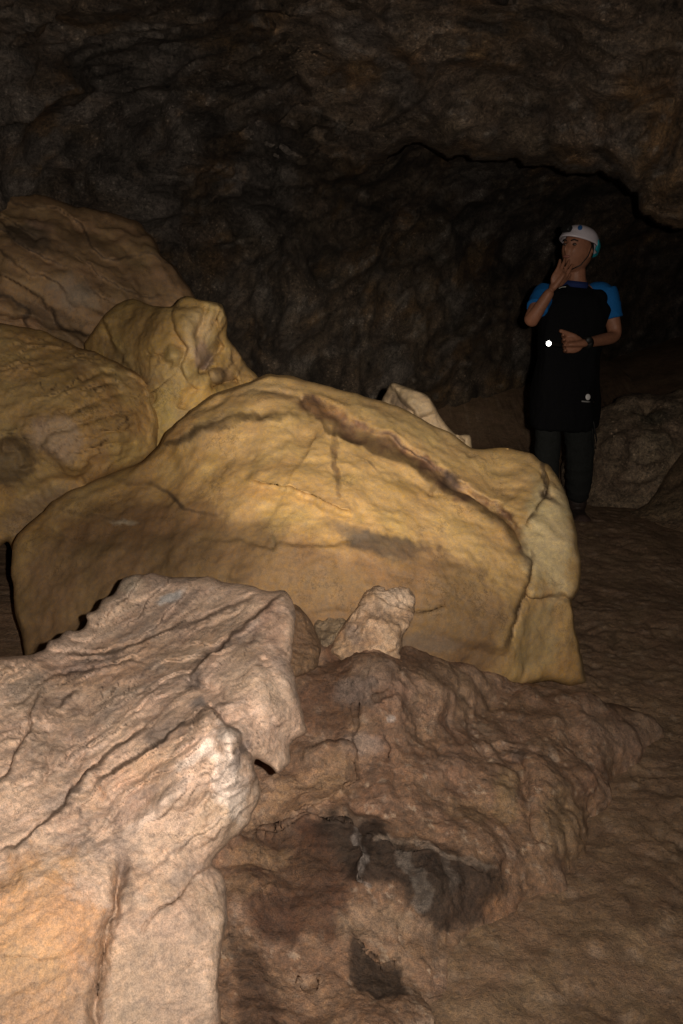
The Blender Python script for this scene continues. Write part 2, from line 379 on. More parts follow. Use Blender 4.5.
fg = make_rock('layered_rock', fg_out, fg_ctrl, M_pink, cell=1.45, R=14, B=.05, thick=.55, amp=1.8, seed=3, feats=fg_feats, base=P0, warp=3.5,
 strata=[(30,26,9,.007,None),('saw',30,17,.020,1.3,(110,640,190,95)),('saw',38,13,.014,1.2,(130,770,140,90)),('saw',28,6.5,.006,1.5,(140,700,190,160))],
 disp=[(5,.010,'fbm'),(22,.0018,'ridged'),(60,.0012,'ridged'),(140,.0011,'fbm')],
 alt=[(3,(.53,.40,.31),.0,.7,.6),(5,(.40,.23,.14),.1,.8,.5),(9,(.24,.20,.18),.3,.8,.55),((30,10,6),(.33,.22,.16),.1,.8,.55),((33,4,12),(.20,.15,.125),.2,.8,.6),((27,6,9),(.62,.47,.39),.25,.9,.5),(25,(.60,.47,.38),.35,.9,.45)],
 patches=[(30,945,75,90,0,(.54,.32,.18),.85),(10,1010,90,60,0,(.43,.29,.19),.6),(150,1000,70,60,0,(.38,.29,.22),.6),(170,960,45,70,0,(.40,.30,.235),.55),(168,598,14,6,20,(.50,.53,.55),.65),(130,585,16,9,0,(.60,.52,.40),.4),
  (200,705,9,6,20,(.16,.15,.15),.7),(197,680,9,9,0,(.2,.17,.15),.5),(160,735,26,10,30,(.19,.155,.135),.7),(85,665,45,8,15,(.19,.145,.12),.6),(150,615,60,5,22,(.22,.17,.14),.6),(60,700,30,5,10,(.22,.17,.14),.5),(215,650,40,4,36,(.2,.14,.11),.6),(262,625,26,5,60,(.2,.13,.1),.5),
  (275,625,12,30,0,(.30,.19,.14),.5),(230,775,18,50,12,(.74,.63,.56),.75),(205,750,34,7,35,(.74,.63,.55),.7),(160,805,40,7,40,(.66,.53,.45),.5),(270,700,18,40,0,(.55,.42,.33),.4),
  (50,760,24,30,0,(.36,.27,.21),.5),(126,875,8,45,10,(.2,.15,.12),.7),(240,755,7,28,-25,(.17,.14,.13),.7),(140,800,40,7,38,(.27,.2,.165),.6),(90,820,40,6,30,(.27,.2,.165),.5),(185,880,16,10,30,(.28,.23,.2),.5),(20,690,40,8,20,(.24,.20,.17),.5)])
tag(fg, 'large pinkish layered rock with long diagonal cracks filling the lower left foreground', 'rock')

# --- large ochre flowstone boulder
yb_out = [(14,610),(11,575),(12,546),(18,534),(35,519),(53,502),(70,489),(97,480),(117,471),(143,462),(158,447),(166,431),(189,413),(211,395),(234,387),(257,379),(266,374),(289,376),
 (311,382),(340,389),(360,394),(381,402),(406,410),(430,424),(455,437),(472,451),(486,449),(511,448),(532,454),(543,465),(548,464),(557,475),(567,496),(574,521),(581,560),(580,588),
 (571,600),(576,629),(583,659),(586,683),(570,686),(549,680),(500,690),(400,720),(250,740),(90,720),(30,690),(22,640)]
yb_ctrl = [(15,600,3.45),(15,560,3.5),(60,505,3.6),(60,640,3.2),(110,540,3.3),(150,470,3.6),(150,620,3.05),(200,420,3.62),(230,480,3.22),(270,380,3.72),(300,430,3.38),(300,520,2.98),(300,600,2.86),(300,700,2.85),
 (350,392,3.72),(380,450,3.36),(400,540,2.98),(400,660,2.9),(440,430,3.72),(455,500,3.34),(460,580,3.02),(500,450,3.68),(510,520,3.38),(500,620,3.02),(500,690,3.1),(545,480,3.52),(555,540,3.25),(545,600,3.2),(545,640,3.22),(575,690,3.32)]
chan_lo = [(303,414),(320,417),(330,427),(350,431),(364,437),(388,451),(413,465),(437,482),(455,496),(476,507),(500,528),(524,562)]
chan_mid = [(310,404),(330,412),(350,422),(366,430),(391,444),(421,460),(447,482),(466,496),(485,505),(509,528),(528,560)]
yb_feats = [
 ('groove',chan_mid,7,.06),('step',chan_lo,30,.10,1),('step',[(300,396),(330,399),(367,419),(395,435),(430,452),(458,480),(494,501),(518,526),(533,558)],20,.014,-1),
 ('crack',[(300,398),(306,408),(309,418)],2.6,.04),('crack',[(336,408),(337,418),(335,430),(335,455),(342,490)],1.6,.016),
 ('step',[(170,444),(182,443),(200,432),(240,421),(280,414),(303,414)],30,.075,1),('crack',[(168,445),(182,443),(200,432),(220,427)],1.6,.02),
 ('groove',[(190,420),(230,402),(260,396),(300,396)],5,.02),('groove',[(215,400),(245,388),(280,384)],3,.012),
 ('step',[(240,478),(265,484),(290,488),(315,497),(335,506),(358,516)],30,.05,-1),
 ('step',[(200,541),(240,540),(275,552),(278,548),(330,545),(360,536)],20,.02,1),('crack',[(274,541),(277,552)],1.3,.012),
 ('crack',[(437,482),(433,490),(430,498)],1.8,.03),
 ('crack',[(544,464),(546,482),(544,500),(534,513),(525,528)],2.0,.05),('step',[(544,464),(546,482),(544,500),(534,513),(525,528)],24,.04,-1),
 ('crack',[(532,558),(527,574),(522,595),(512,612),(504,640)],2.2,.05),('step',[(533,558),(527,574),(522,595),(512,612),(500,655)],40,.07,1),
 ('crack',[(528,594),(545,596),(560,593),(571,600)],2.0,.02),('step',[(524,593),(545,596),(560,594),(574,600)],26,.06,-1),
 ('groove',[(540,491),(552,500)],3,.03),('crack',[(510,484),(524,486)],2.2,.012),('crack',[(466,448),(470,456),(476,452)],1.8,.012),
 ('groove',[(60,545),(120,530),(180,535)],10,.02),('ridge',[(130,520),(200,505),(260,510)],14,.02),
 ('groove',[(505,440),(500,480),(515,500)],12,.025),('ridge',[(160,560),(260,575),(340,560)],20,.02),
 ('crack',[(412,614),(430,612),(434,610),(450,604)],1.6,.016),
]
Y0 = (.50,.335,.152)
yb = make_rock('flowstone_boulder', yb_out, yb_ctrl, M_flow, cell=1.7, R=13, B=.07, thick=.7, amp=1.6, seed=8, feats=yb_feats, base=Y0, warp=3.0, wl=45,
 strata=[(-12,30,8,.006,None),('saw',-14,46,.022,1.4,(300,520,260,90)),('saw',-30,24,.012,1.0,(420,440,110,50)),('saw',10,16,.009,1.0,(230,410,80,25))],
 disp=[(2.2,.03,'fbm'),(7,.005,'fbm'),(30,.0016,'ridged'),(90,.0012,'fbm')],
 alt=[(1.6,(.54,.35,.15),.0,.7,.6),(2.6,(.36,.20,.07),.05,.75,.5),(7,(.30,.20,.10),.3,.9,.4),((-14,18,7),(.40,.24,.08),.1,.9,.45),((-8,9,9),(.57,.40,.2),.35,1.0,.3)],
 patches=[('line',chan_mid,11,(.17,.095,.06),.95),(450,482,18,10,-35,(.05,.035,.03),.8),(315,405,14,8,-20,(.08,.05,.035),.7),('line',[(235,477),(290,490),(330,506),(362,518)],5,(.25,.17,.06),.5),
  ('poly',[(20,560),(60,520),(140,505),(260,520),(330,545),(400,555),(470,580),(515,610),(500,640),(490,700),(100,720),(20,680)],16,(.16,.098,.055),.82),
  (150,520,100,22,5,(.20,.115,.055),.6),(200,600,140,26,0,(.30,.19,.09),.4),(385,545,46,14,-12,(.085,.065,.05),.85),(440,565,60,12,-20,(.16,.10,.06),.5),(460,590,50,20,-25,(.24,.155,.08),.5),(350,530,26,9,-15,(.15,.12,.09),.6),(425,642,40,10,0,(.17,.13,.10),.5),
  (548,545,30,60,0,(.62,.50,.29),.8),(410,425,60,12,-22,(.58,.42,.2),.5),(535,635,28,40,0,(.38,.29,.15),.6),(538,500,12,30,0,(.42,.36,.2),.35),(547,497,10,4,-35,(.16,.12,.08),.8),
  (60,590,40,35,0,(.30,.19,.10),.6),(120,520,14,2.5,0,(.5,.42,.3),.6),(210,430,36,5,25,(.26,.19,.11),.5),(320,409,22,8,-10,(.30,.17,.08),.6),(268,392,30,9,5,(.50,.36,.2),.4),
  ('line',[(335,408),(336,455),(342,495)],2.5,(.2,.12,.06),.7),('line',[(168,446),(182,444),(200,433),(240,422),(280,415)],2.6,(.15,.10,.05),.8),('line',[(190,420),(230,402),(260,395),(298,396)],2.2,(.2,.14,.07),.6),('line',[(545,464),(546,484),(543,502),(533,514),(526,528)],2.2,(.12,.085,.05),.85),('line',[(532,558),(526,576),(521,597),(511,614),(503,645)],3,(.16,.11,.065),.7),('line',[(526,594),(545,597),(571,601)],1.8,(.2,.15,.09),.6),('line',[(272,540),(278,553)],2,(.14,.1,.05),.8),(405,486,22,8,-20,(.34,.22,.08),.5),(510,470,20,5,0,(.30,.22,.1),.4),(585,660,8,40,0,(.3,.24,.15),.5)])
tag(yb, 'huge smooth ochre flowstone boulder with a brown diagonal channel across its crest', 'boulder')

# --- grey slab behind its crest
sl = make_rock('pointed_slab', [(380,402),(386,392),(390,381),(400,385),(414,389),(428,394),(434,405),(443,420),(452,431),(458,437),(464,434),(471,434),(473,456),(430,460),(390,430)],
 [(385,400,4.35),(392,383,4.32),(428,395,4.22),(410,410,4.2),(455,436,4.2),(470,440,4.18),(400,450,4.3)], M_flow, cell=1.2, R=7, B=.05, thick=.3, amp=.9, seed=13,
 feats=[('step',[(388,382),(402,398),(414,410),(418,420)],20,.06,-1),('crack',[(456,434),(462,444)],1.6,.05)], base=(.40,.30,.19),
 disp=[(9,.015,'fbm'),(30,.004,'ridged')], alt=[(6,(.26,.19,.12),0,.7,.6)], patches=[(398,402,15,9,-40,(.14,.10,.07),.8)], warp=1.5)
tag(sl, 'small grey pointed slab poking up behind the crest of the ochre boulder', 'rock')

# --- brown boulder upper left
ub = make_rock('brown_boulder', [(-200,215),(-90,196),(0,193),(40,195),(75,206),(110,213),(140,222),(153,238),(163,258),(180,270),(190,288),(196,300),(206,312),(190,340),(150,370),(100,400),(-200,430)],
 [(-190,250,4.5),(0,200,4.75),(0,260,4.4),(0,330,4.35),(60,250,4.5),(75,320,4.45),(110,220,4.9),(140,250,4.8),(190,300,4.75),(130,300,4.5),(60,350,4.6),(190,350,4.8),(-190,400,4.4)],
 M_flow, cell=2, R=12, B=.10, thick=.7, amp=2.2, seed=17,
 feats=[('groove',[(0,285),(30,300),(60,320),(90,345)],7,.05),('step',[(-40,300),(10,312),(60,325),(95,350)],20,.05,-1),('step',[(20,215),(60,230),(110,250),(150,290)],30,.04,1),
  ('groove',[(60,222),(110,240),(150,275),(185,292)],6,.03),('groove',[(0,228),(25,232),(40,245)],7,.04),('ridge',[(0,262),(60,280),(110,300)],12,.03),('crack',[(0,318),(40,322),(70,335)],2,.03)],
 base=(.34,.215,.115), disp=[(3,.04,'fbm'),(10,.008,'ridged'),(40,.004,'fbm')], strata=[(-24,20,6,.008,None),('saw',-26,22,.03,1.2,None)],
 alt=[(2.5,(.32,.22,.11),0,.7,.6),(5,(.15,.10,.06),.1,.8,.5),((-24,14,6),(.36,.24,.13),.2,.9,.5)],
 patches=[(25,235,32,14,-15,(.09,.07,.05),.8),(75,295,34,15,-20,(.26,.22,.17),.6),(40,310,50,10,-20,(.12,.09,.06),.6),(70,340,30,18,0,(.14,.10,.06),.6),(40,225,20,4,-20,(.38,.25,.17),.5)])
tag(ub, 'dull brown rounded boulder highest of the pile against the dark wall at the upper left', 'boulder')

# --- knobbed boulder
kb = make_rock('knobbed_boulder', [(105,313),(116,304),(133,297),(147,304),(172,308),(180,299),(188,294),(197,298),(211,301),(223,304),(226,313),(228,324),(227,336),(239,352),(247,366),(258,376),(266,400),(230,430),(190,450),(150,455),(115,410),(92,372),(84,345),(95,328)],
 [(105,315,4.3),(133,300,4.35),(90,360,4.4),(150,330,4.1),(175,340,4.0),(200,305,4.05),(220,320,4.1),(205,350,4.1),(190,385,4.05),(150,400,4.1),(240,365,4.35),(250,385,4.3),(170,440,4.1),(120,380,4.25)],
 M_flow, cell=1.4, R=7, B=.05, thick=.5, amp=1.3, seed=23,
 feats=[('mound',[(172,358)],(11,10),.06),('bump',[(222,318)],(5,11),.04),('step',[(176,306),(178,330),(187,350),(180,370),(192,384)],22,.05,-1),('groove',[(161,350),(163,362),(170,368)],3.5,.04),
  ('groove',[(224,340),(212,352),(203,366),(201,378)],5,.07),('bump',[(218,375)],(9,7),.05),('groove',[(205,388),(225,384),(240,378)],5,.07),('groove',[(105,313),(115,350),(135,380),(152,410)],9,.05),
  ('step',[(104,312),(112,345),(130,375),(150,402)],16,.05,-1),('groove',[(207,305),(204,320),(196,340)],3,.025),('groove',[(216,308),(212,325)],3,.02),('ridge',[(185,315),(192,340),(196,365)],6,.02),
  ('crack',[(150,351),(155,354)],2,.03),('groove',[(180,410),(185,395),(195,385)],5,.03)],
 base=(.40,.26,.10), strata=[('saw',60,18,.016,1.0,None)], disp=[(5,.02,'fbm'),(18,.006,'ridged'),(60,.002,'fbm')],
 alt=[(4,(.48,.36,.17),0,.7,.6),(8,(.24,.15,.07),.2,.8,.5)],
 patches=[(140,325,30,22,0,(.29,.185,.08),.6),(198,335,16,28,0,(.56,.42,.24),.6),(200,355,6,16,-10,(.42,.28,.22),.6),(207,362,5,11,-25,(.13,.095,.085),.7),(172,358,10,9,0,(.5,.38,.18),.5),
  (118,368,10,40,30,(.17,.10,.05),.6),(195,395,18,14,0,(.55,.33,.10),.5),(222,376,14,9,0,(.22,.15,.1),.6),(240,360,14,20,-30,(.3,.2,.1),.5),(160,410,14,26,0,(.47,.35,.13),.5)])
tag(kb, 'ochre boulder with a round knob and a pale notched right end, above the ochre flowstone', 'boulder')

# --- rippled boulder at the left
rb = make_rock('rippled_boulder', [(-200,318),(-90,315),(0,322),(40,330),(75,345),(95,352),(120,365),(140,374),(152,388),(160,404),(161,420),(158,438),(157,450),(143,463),(117,473),(97,484),(75,500),(50,520),(35,545),(20,570),(8,540),(0,548),(-60,560),(-200,560)],
 [(-190,350,3.8),(-190,500,3.7),(0,325,4.1),(0,380,3.85),(0,440,3.75),(10,520,3.95),(60,350,4.1),(60,400,3.8),(60,450,3.72),(50,510,3.95),(110,380,4.0),(110,430,3.82),(150,400,4.1),(155,435,4.05),(120,470,3.95)],
 M_flow, cell=1.6, R=9, B=.06, thick=.5, amp=1.5, seed=29,
 feats=[('step',[(118,366),(140,378),(150,395),(152,420),(148,445)],10,.035,-1),('groove',[(45,435),(70,428),(110,415),(140,405)],3.5,.025),('groove',[(60,420),(95,405),(125,390)],3,.02),
  ('groove',[(75,450),(110,445),(140,440)],3,.02),('groove',[(80,385),(100,370),(115,372)],3,.02),('groove',[(85,395),(105,382),(120,382)],3,.018),('groove',[(0,445),(20,450),(25,470)],8,.05),
  ('bump',[(84,467)],(6,5),.02),('ridge',[(45,440),(65,460),(85,470)],9,.03),('groove',[(20,500),(50,480),(90,478)],6,.03),('groove',[(70,440),(110,432),(150,425)],2.5,.015)],
 base=(.43,.27,.11), disp=[(4,.018,'fbm'),(16,.006,'ridged'),(60,.002,'fbm')], strata=[(8,6.5,9,.004,(50,390,120,75)),('saw',8,7,.014,1.6,(40,385,120,70)),('saw',26,8,.016,1.5,(105,420,60,50)),(20,12,4,.008,(100,440,80,50))],
 alt=[(3,(.46,.33,.15),0,.7,.6),((14,7,8),(.22,.13,.055),.1,.7,.55),(6,(.2,.13,.07),.3,.9,.4)],
 patches=[(55,440,26,22,-20,(.40,.30,.22),.6),(5,460,32,34,0,(.13,.09,.05),.8),(40,510,50,20,30,(.24,.17,.115),.6),(130,450,26,18,0,(.47,.33,.13),.5),(155,405,7,30,0,(.32,.22,.09),.6)])
tag(rb, 'ochre boulder with fine wavy ripples at the left edge, under the dull brown boulder', 'boulder')

# --- crusty small boulder + chips between
cb = make_rock('crusty_rock', [(330,652),(334,639),(346,619),(359,598),(364,594),(369,587),(378,584),(384,590),(394,584),(407,587),(413,592),(416,607),(409,624),(401,639),(402,660),(385,668),(350,668)],
 [(335,645,2.70),(346,620,2.76),(375,588,2.86),(410,592,2.86),(380,620,2.68),(400,645,2.70),(350,660,2.68),(330,652,2.70),(385,662,2.74)], M_earth, cell=1.2, R=9, B=.06, thick=.22, amp=2.2, seed=31, wl=16,
 base=(.37,.25,.16), disp=[(9,.03,'lumps'),(20,.014,'ridged'),(70,.004,'fbm')], alt=[(12,(.55,.40,.28),0,.6,.7),(20,(.2,.15,.11),.15,.7,.6),(9,(.5,.28,.14),.3,.8,.4)],
 patches=[(352,632,9,14,30,(.25,.2,.17),.6),(395,600,18,12,0,(.6,.48,.38),.5)])
tag(cb, 'small crusty boulder with a jagged top leaning on the front of the ochre boulder', 'rock')
c2 = make_rock('brown_chip', [(288,606),(296,604),(306,614),(314,626),(322,645),(318,668),(290,680),(280,650)], [(290,610,2.62),(315,640,2.6),(290,670,2.45),(305,660,2.52)], M_earth, cell=1.3, R=7, B=.04, thick=.15, amp=1.4, seed=37,
 base=(.20,.125,.075), disp=[(14,.012,'fbm'),(50,.004,'ridged')], alt=[(10,(.3,.2,.13),0,.7,.6)])
tag(c2, 'dark brown wedge of rock touching the top right corner of the pink layered rock', 'rock')
c3 = make_rock('grey_chip', [(312,622),(318,615),(332,613),(344,616),(348,622),(338,636),(328,650),(318,646)], [(314,622,2.84),(345,616,2.85),(328,632,2.74),(325,648,2.72)], M_earth, cell=1.1, R=6, B=.03, thick=.12, amp=1.0, seed=39,
 base=(.27,.20,.13), disp=[(16,.012,'fbm'),(50,.004,'ridged')], alt=[(10,(.16,.12,.09),0,.7,.6)])
tag(c3, 'small greyish stone wedged between the brown wedge and the crusty boulder', 'rock')

# --- earthy mound of broken rock
mo_out = [(190,640),(260,600),(300,625),(320,644),(345,632),(372,640),(395,655),(405,642),(430,650),(455,655),(470,660),(490,672),(520,680),(560,690),(600,700),(640,712),(662,730),(666,758),(640,792),(618,830),(592,855),(566,874),
 (548,895),(530,930),(508,940),(470,936),(452,955),(450,1000),(440,1120),(190,1120)]
mo_ctrl = [(200,650,2.55),(300,630,2.66),(300,660,2.6),(280,720,2.5),(300,800,2.3),(345,640,2.78),(345,690,2.55),(370,665,2.5),(420,655,2.88),(440,700,2.68),(395,720,2.5),(355,760,2.42),(460,660,3.0),(520,690,3.12),(490,740,2.68),(560,720,2.85),(640,715,3.2),(600,760,2.76),(665,750,3.15),(640,790,2.85),(560,875,2.42),
 (560,800,2.46),(618,830,2.66),(590,856,2.5),(500,790,2.45),(430,800,2.36),(440,860,2.16),(520,870,2.28),(510,935,2.2),(450,930,2.07),(380,850,2.15),(300,850,2.2),(240,880,2.1),(300,930,1.99),(380,930,1.99),(240,1000,1.84),(330,1000,1.83),(430,1000,1.86),(430,1090,1.72),(250,1090,1.65)]
mo_feats = [
 ('mound',[(410,690)],(28,34),.08),('mound',[(455,685)],(36,30),.09),('mound',[(620,735)],(38,26),.07),('mound',[(525,730)],(40,28),.05),
 ('crack',[(372,704),(390,690),(400,672),(418,668),(426,655)],2.2,.03),('crack',[(352,700),(356,730),(348,760),(352,780)],2.0,.03),('crack',[(474,735),(468,705),(455,690)],2,.02),
 ('step',[(300,760),(330,745),(352,750),(360,780),(330,800),(290,812)],26,.04,1),('crack',[(308,808),(318,812),(328,818)],2.4,.03),
 ('step',[(248,838),(275,832),(310,812),(330,822),(360,820)],26,.06,-1),
 ('groove',[(505,755),(515,765),(510,775)],6,.03),('groove',[(515,765),(530,790),(525,820),(535,850)],5,.03),('groove',[(555,800),(590,805),(597,830),(575,850)],10,.05),
 ('step',[(335,835),(370,830),(400,845),(440,850),(480,870),(500,880)],22,.022,-1),('ridge',[(358,828),(362,850),(355,875),(370,882)],4.5,.03),
 ('step',[(348,925),(360,938),(385,950),(411,950)],20,.012,-1),
 ('groove',[(310,972),(300,974)],6,.015),('crack',[(226,936),(240,938)],1.5,.02),('crack',[(222,980),(232,978)],1.5,.02),('crack',[(270,1018),(280,1022)],2,.02),
 ('ridge',[(440,760),(480,770),(500,800)],10,.03),('step',[(420,735),(460,745),(500,735),(560,735)],24,.03,1),('crack',[(385,735),(392,750),(390,765)],1.8,.03),
]
DK = (.04,.027,.02)
mo = make_rock('earthy_mound', mo_out, mo_ctrl, M_earth, cell=1.6, R=14, B=.05, thick=.35, amp=3.5, seed=41, feats=mo_feats, base=(.23,.14,.09), warp=5,
 disp=[(2.5,.05,'fbm'),(5,.05,'lumps'),(12,.010,'lumps'),(20,.003,'ridged'),(55,.0022,'fbm'),(120,.0015,'fbm')],
 alt=[(4,(.33,.22,.15),0,.7,.6),(7,(.17,.105,.07),0,.7,.55),(14,(.36,.25,.18),.2,.8,.5),(25,(.11,.08,.06),.25,.8,.4),(45,(.5,.38,.28),.5,.8,.6),(16,(.40,.30,.23),.4,.8,.5)],
 patches=[(330,690,36,60,0,(.13,.068,.042),.8),(305,790,50,22,15,(.40,.25,.15),.65),(330,775,26,22,0,(.34,.22,.14),.5),(375,672,34,20,20,(.42,.30,.23),.5),(358,690,26,18,0,(.2,.16,.14),.6),(455,690,40,30,0,(.40,.27,.18),.55),
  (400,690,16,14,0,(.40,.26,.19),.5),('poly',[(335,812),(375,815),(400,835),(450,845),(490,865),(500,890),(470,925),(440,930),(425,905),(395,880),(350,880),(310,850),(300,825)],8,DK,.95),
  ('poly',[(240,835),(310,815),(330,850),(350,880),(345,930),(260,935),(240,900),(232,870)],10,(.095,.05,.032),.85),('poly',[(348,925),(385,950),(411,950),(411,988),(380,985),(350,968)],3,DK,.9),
  ('line',[(357,826),(363,850),(355,876),(368,880)],3.5,(.30,.26,.235),.7),('line',[(375,832),(410,835),(440,850),(490,868)],3.5,(.36,.28,.22),.55),
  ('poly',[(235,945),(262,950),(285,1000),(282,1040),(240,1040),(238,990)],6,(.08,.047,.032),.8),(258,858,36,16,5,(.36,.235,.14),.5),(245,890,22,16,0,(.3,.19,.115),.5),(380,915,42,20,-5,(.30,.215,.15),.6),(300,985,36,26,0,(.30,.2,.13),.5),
  ('line',[(405,850),(425,885),(428,905)],7,(.22,.19,.165),.5),('line',[(445,850),(450,880),(455,905)],4,(.16,.13,.11),.5),(620,735,45,24,0,(.30,.21,.15),.5),(560,820,36,40,0,(.28,.19,.11),.5),(515,757,9,7,0,(.08,.06,.05),.7),(508,800,14,30,0,(.33,.23,.12),.4),(470,810,24,14,0,(.3,.2,.11),.4),
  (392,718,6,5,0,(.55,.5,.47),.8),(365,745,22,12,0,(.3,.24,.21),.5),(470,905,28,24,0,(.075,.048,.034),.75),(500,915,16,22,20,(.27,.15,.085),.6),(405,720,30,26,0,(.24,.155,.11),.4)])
tag(mo, 'low dark brown mound of broken earthy rock spreading in front of the ochre boulder', 'rock')

# --- right background
bm = make_rock('background_boulder', [(560,470),(572,440),(590,420),(605,405),(622,394),(640,393),(660,396),(680,388),(720,380),(800,390),(820,500),(760,530),(640,524),(600,524),(565,510)],
 [(570,450,6.3),(600,420,6.2),(640,400,6.25),(700,390,6.2),(800,420,6.2),(600,480,5.9),(650,460,5.85),(700,460,5.8),(650,510,5.75),(600,515,5.75),(780,510,5.7)], M_cave, cell=1.8, R=14, B=.15, thick=.6, amp=3, seed=47,
 feats=[('bump',[(645,445)],(30,20),.1),('bump',[(610,450)],(20,30),.1),('groove',[(650,400),(645,420),(665,430)],6,.08),('groove',[(610,480),(640,475),(670,465)],5,.06)],
 base=(.30,.22,.15), disp=[(4,.05,'fbm'),(12,.02,'ridged')], alt=[(4,(.38,.3,.21),0,.7,.6),(8,(.14,.1,.07),.1,.8,.5)], patches=[(655,420,14,7,0,(.08,.07,.05),.8)])
tag(bm, 'pale weathered boulder in the dark just right of the standing person', 'boulder')
bk = make_rock('sloping_slab', [(598,522),(625,513),(645,505),(656,494),(664,478),(674,463),(690,445),(760,415),(830,420),(830,600),(740,575),(680,550),(630,532)],
 [(600,522,5.5),(650,505,5.55),(665,480,5.65),(690,447,5.75),(760,420,5.7),(820,460,5.4),(680,510,5.35),(720,560,4.95),(820,590,4.7),(640,525,5.42)], M_cave, cell=2, R=8, B=.08, thick=.5, amp=2, seed=53,
 base=(.24,.165,.10), disp=[(4,.04,'fbm'),(12,.015,'ridged')], alt=[(4,(.3,.22,.14),0,.7,.6),(8,(.14,.1,.07),.1,.8,.5)])
tag(bk, 'dark sloping slab at the right edge leaning on the pale weathered boulder', 'rock')

# ------------------------------------------------------------------ cave floor
def floor_base(X, Y):
    P = np.stack([X, Y, np.zeros_like(X)], -1)
    z = .04*fbm(P*.8, 91, 3)
    z += .25*sstep(2.6, 4.6, X)+.5*sstep(-2.2, -3.2, X)+.5*sstep(6.8, 10.0, Y)
    far = np.hypot(X-1.2, Y-3)
    return z, P
def axis(lo, a, b, hi, fine, coarse):
    return np.r_[np.arange(lo, a, coarse), np.arange(a, b, fine), np.arange(b, hi+coarse, coarse)]
xs = axis(-6, 0.1, 2.9, 9, .009, .12); ys = axis(-4.5, 1.5, 6.0, 15, .011, .12)
X, Y = np.meshgrid(xs, ys); X = X.ravel(); Y = Y.ravel()
z, P = floor_base(X, Y)
Pw = P+np.c_[.06*fbm(P*5, 3, 3), .06*fbm(P*5+9, 4, 3), 0*X]
c1, c2, cv = cells(Pw*np.array([7, 11, 1]), 77)
c1b, c2b, cvb = cells(Pw*np.array([15, 24, 1]), 78)
patch = sstep(-.3, .5, fbm(P*1.7, 15, 3))
z = z+((.45-c1)*.018*patch+(.45-c1b)*.009)*(.35+.65*sstep(3.6, 2.6, Y))+.007*fbm(P*7, 92, 4)+.0035*fbm(P*45, 93, 4)
crk = sstep(.10, .0, c2)*sstep(.1, .6, fbm(P*3.1, 19, 3)); z -= .012*crk
col = np.tile(np.array((.205, .135, .085)), (len(X), 1))
col = mixc(col, (.27, .185, .12), sstep(0, .8, fbm(P*2.5, 101, 5, .6))*.6)
col = mixc(col, (.13, .085, .055), sstep(.0, .8, fbm(P*6, 102, 5, .6))*.55)
col = mixc(col, (.34, .25, .18), sstep(.35, .9, fbm(P*22, 103, 4, .6))*.5)
col = mixc(col, (.05, .035, .025), np.clip(crk, 0, 1)*.5)
nx, ny = len(xs), len(ys); ii = np.arange(nx*ny).reshape(ny, nx)
Fc = np.stack([ii[:-1, :-1].ravel(), ii[:-1, 1:].ravel(), ii[1:, 1:].ravel(), ii[1:, :-1].ravel()], -1)
fl = link('cave_floor', np_mesh('cave_floor', np.c_[X, Y, z], Fc, col*1.1), M_floor)
tag(fl, kind='structure')

# ------------------------------------------------------------------ cave walls: closed room of uneven rock
C0 = np.array([.3, 2.3, 1.3])
def plane(p, n):
    n = np.array(n, float); n /= np.linalg.norm(n); return n, float((np.array(p, float)-C0)@n)
planes = [plane((-.9, 6.3, 1), (-.95, 1, .12)), plane((1.2, 12, 1), (.1, 1, .2)), plane((6.0, 4, 1), (1, -.1, .15)), plane((-3.1, 2, 1), (-1, .1, .2)),
          plane((0, -3.2, 1), (0, -1, .2)), plane((0, 2, 3.1), (0, .02, 1)), plane((0, 5.2, 2.75), (-.1, .25, 1)), plane((0, 2, -1.0), (0, 0, -1))]
az = np.radians(np.r_[np.arange(-180, -48, 2.0), np.arange(-48, -22, .4), np.arange(-22, 26, .22), np.arange(26, 42, .4), np.arange(42, 180.1, 2.0)])
el = np.radians(np.r_[np.arange(-40, -14, 1.5), np.arange(-14, 2, .3), np.arange(2, 26, .22), np.arange(26, 36, .4), np.arange(36, 90.1, 1.5)])
A, E = np.meshgrid(az, el); A = A.ravel(); E = E.ravel()
D = np.stack([np.sin(A)*np.cos(E), np.cos(A)*np.cos(E), np.sin(E)], -1)
acc = 0
for n, o in planes:
    dn = D@n; t = np.where(dn > 1e-3, o/np.maximum(dn, 1e-3), 1e6); acc = acc+t**-7.0
r = acc**(-1/7.0)
def wall_relief(P, seed):
    W = P+.25*np.stack([fbm(P*1.3, seed+1, 3), fbm(P*1.3+7, seed+2, 3), fbm(P*1.3+13, seed+3, 3)], -1)
    a, b, cv = cells(W*np.array([1.5, 1.5, 2.6]), seed+4); a2, b2, cv2 = cells(W*np.array([4.5, 4.5, 7]), seed+5)
    s0 = W@np.array([.35, .5, 2.6])+.8*fbm(W*1.1, seed+9, 3); fr_ = s0-np.floor(s0)
    saw = .11*np.where(fr_ < .85, fr_/.85, (1-fr_)/.15)*np.clip(.4+1.4*fbm(W*1.0+3, seed+10, 3), 0, 1)
    h = .16*fbm(P*.9, seed, 4)+.12*cv*sstep(0, .25, b)+.065*cv2*sstep(0, .18, b2)+.06*ridged(W*2.2, seed+6, 5, .6)+.045*ridged(W*6, seed+7, 4, .6)+.02*ridged(W*15, seed+17, 3, .6)+saw+.010*fbm(P*26, seed+8, 3)
    return h, cv, cv2, b, b2, W
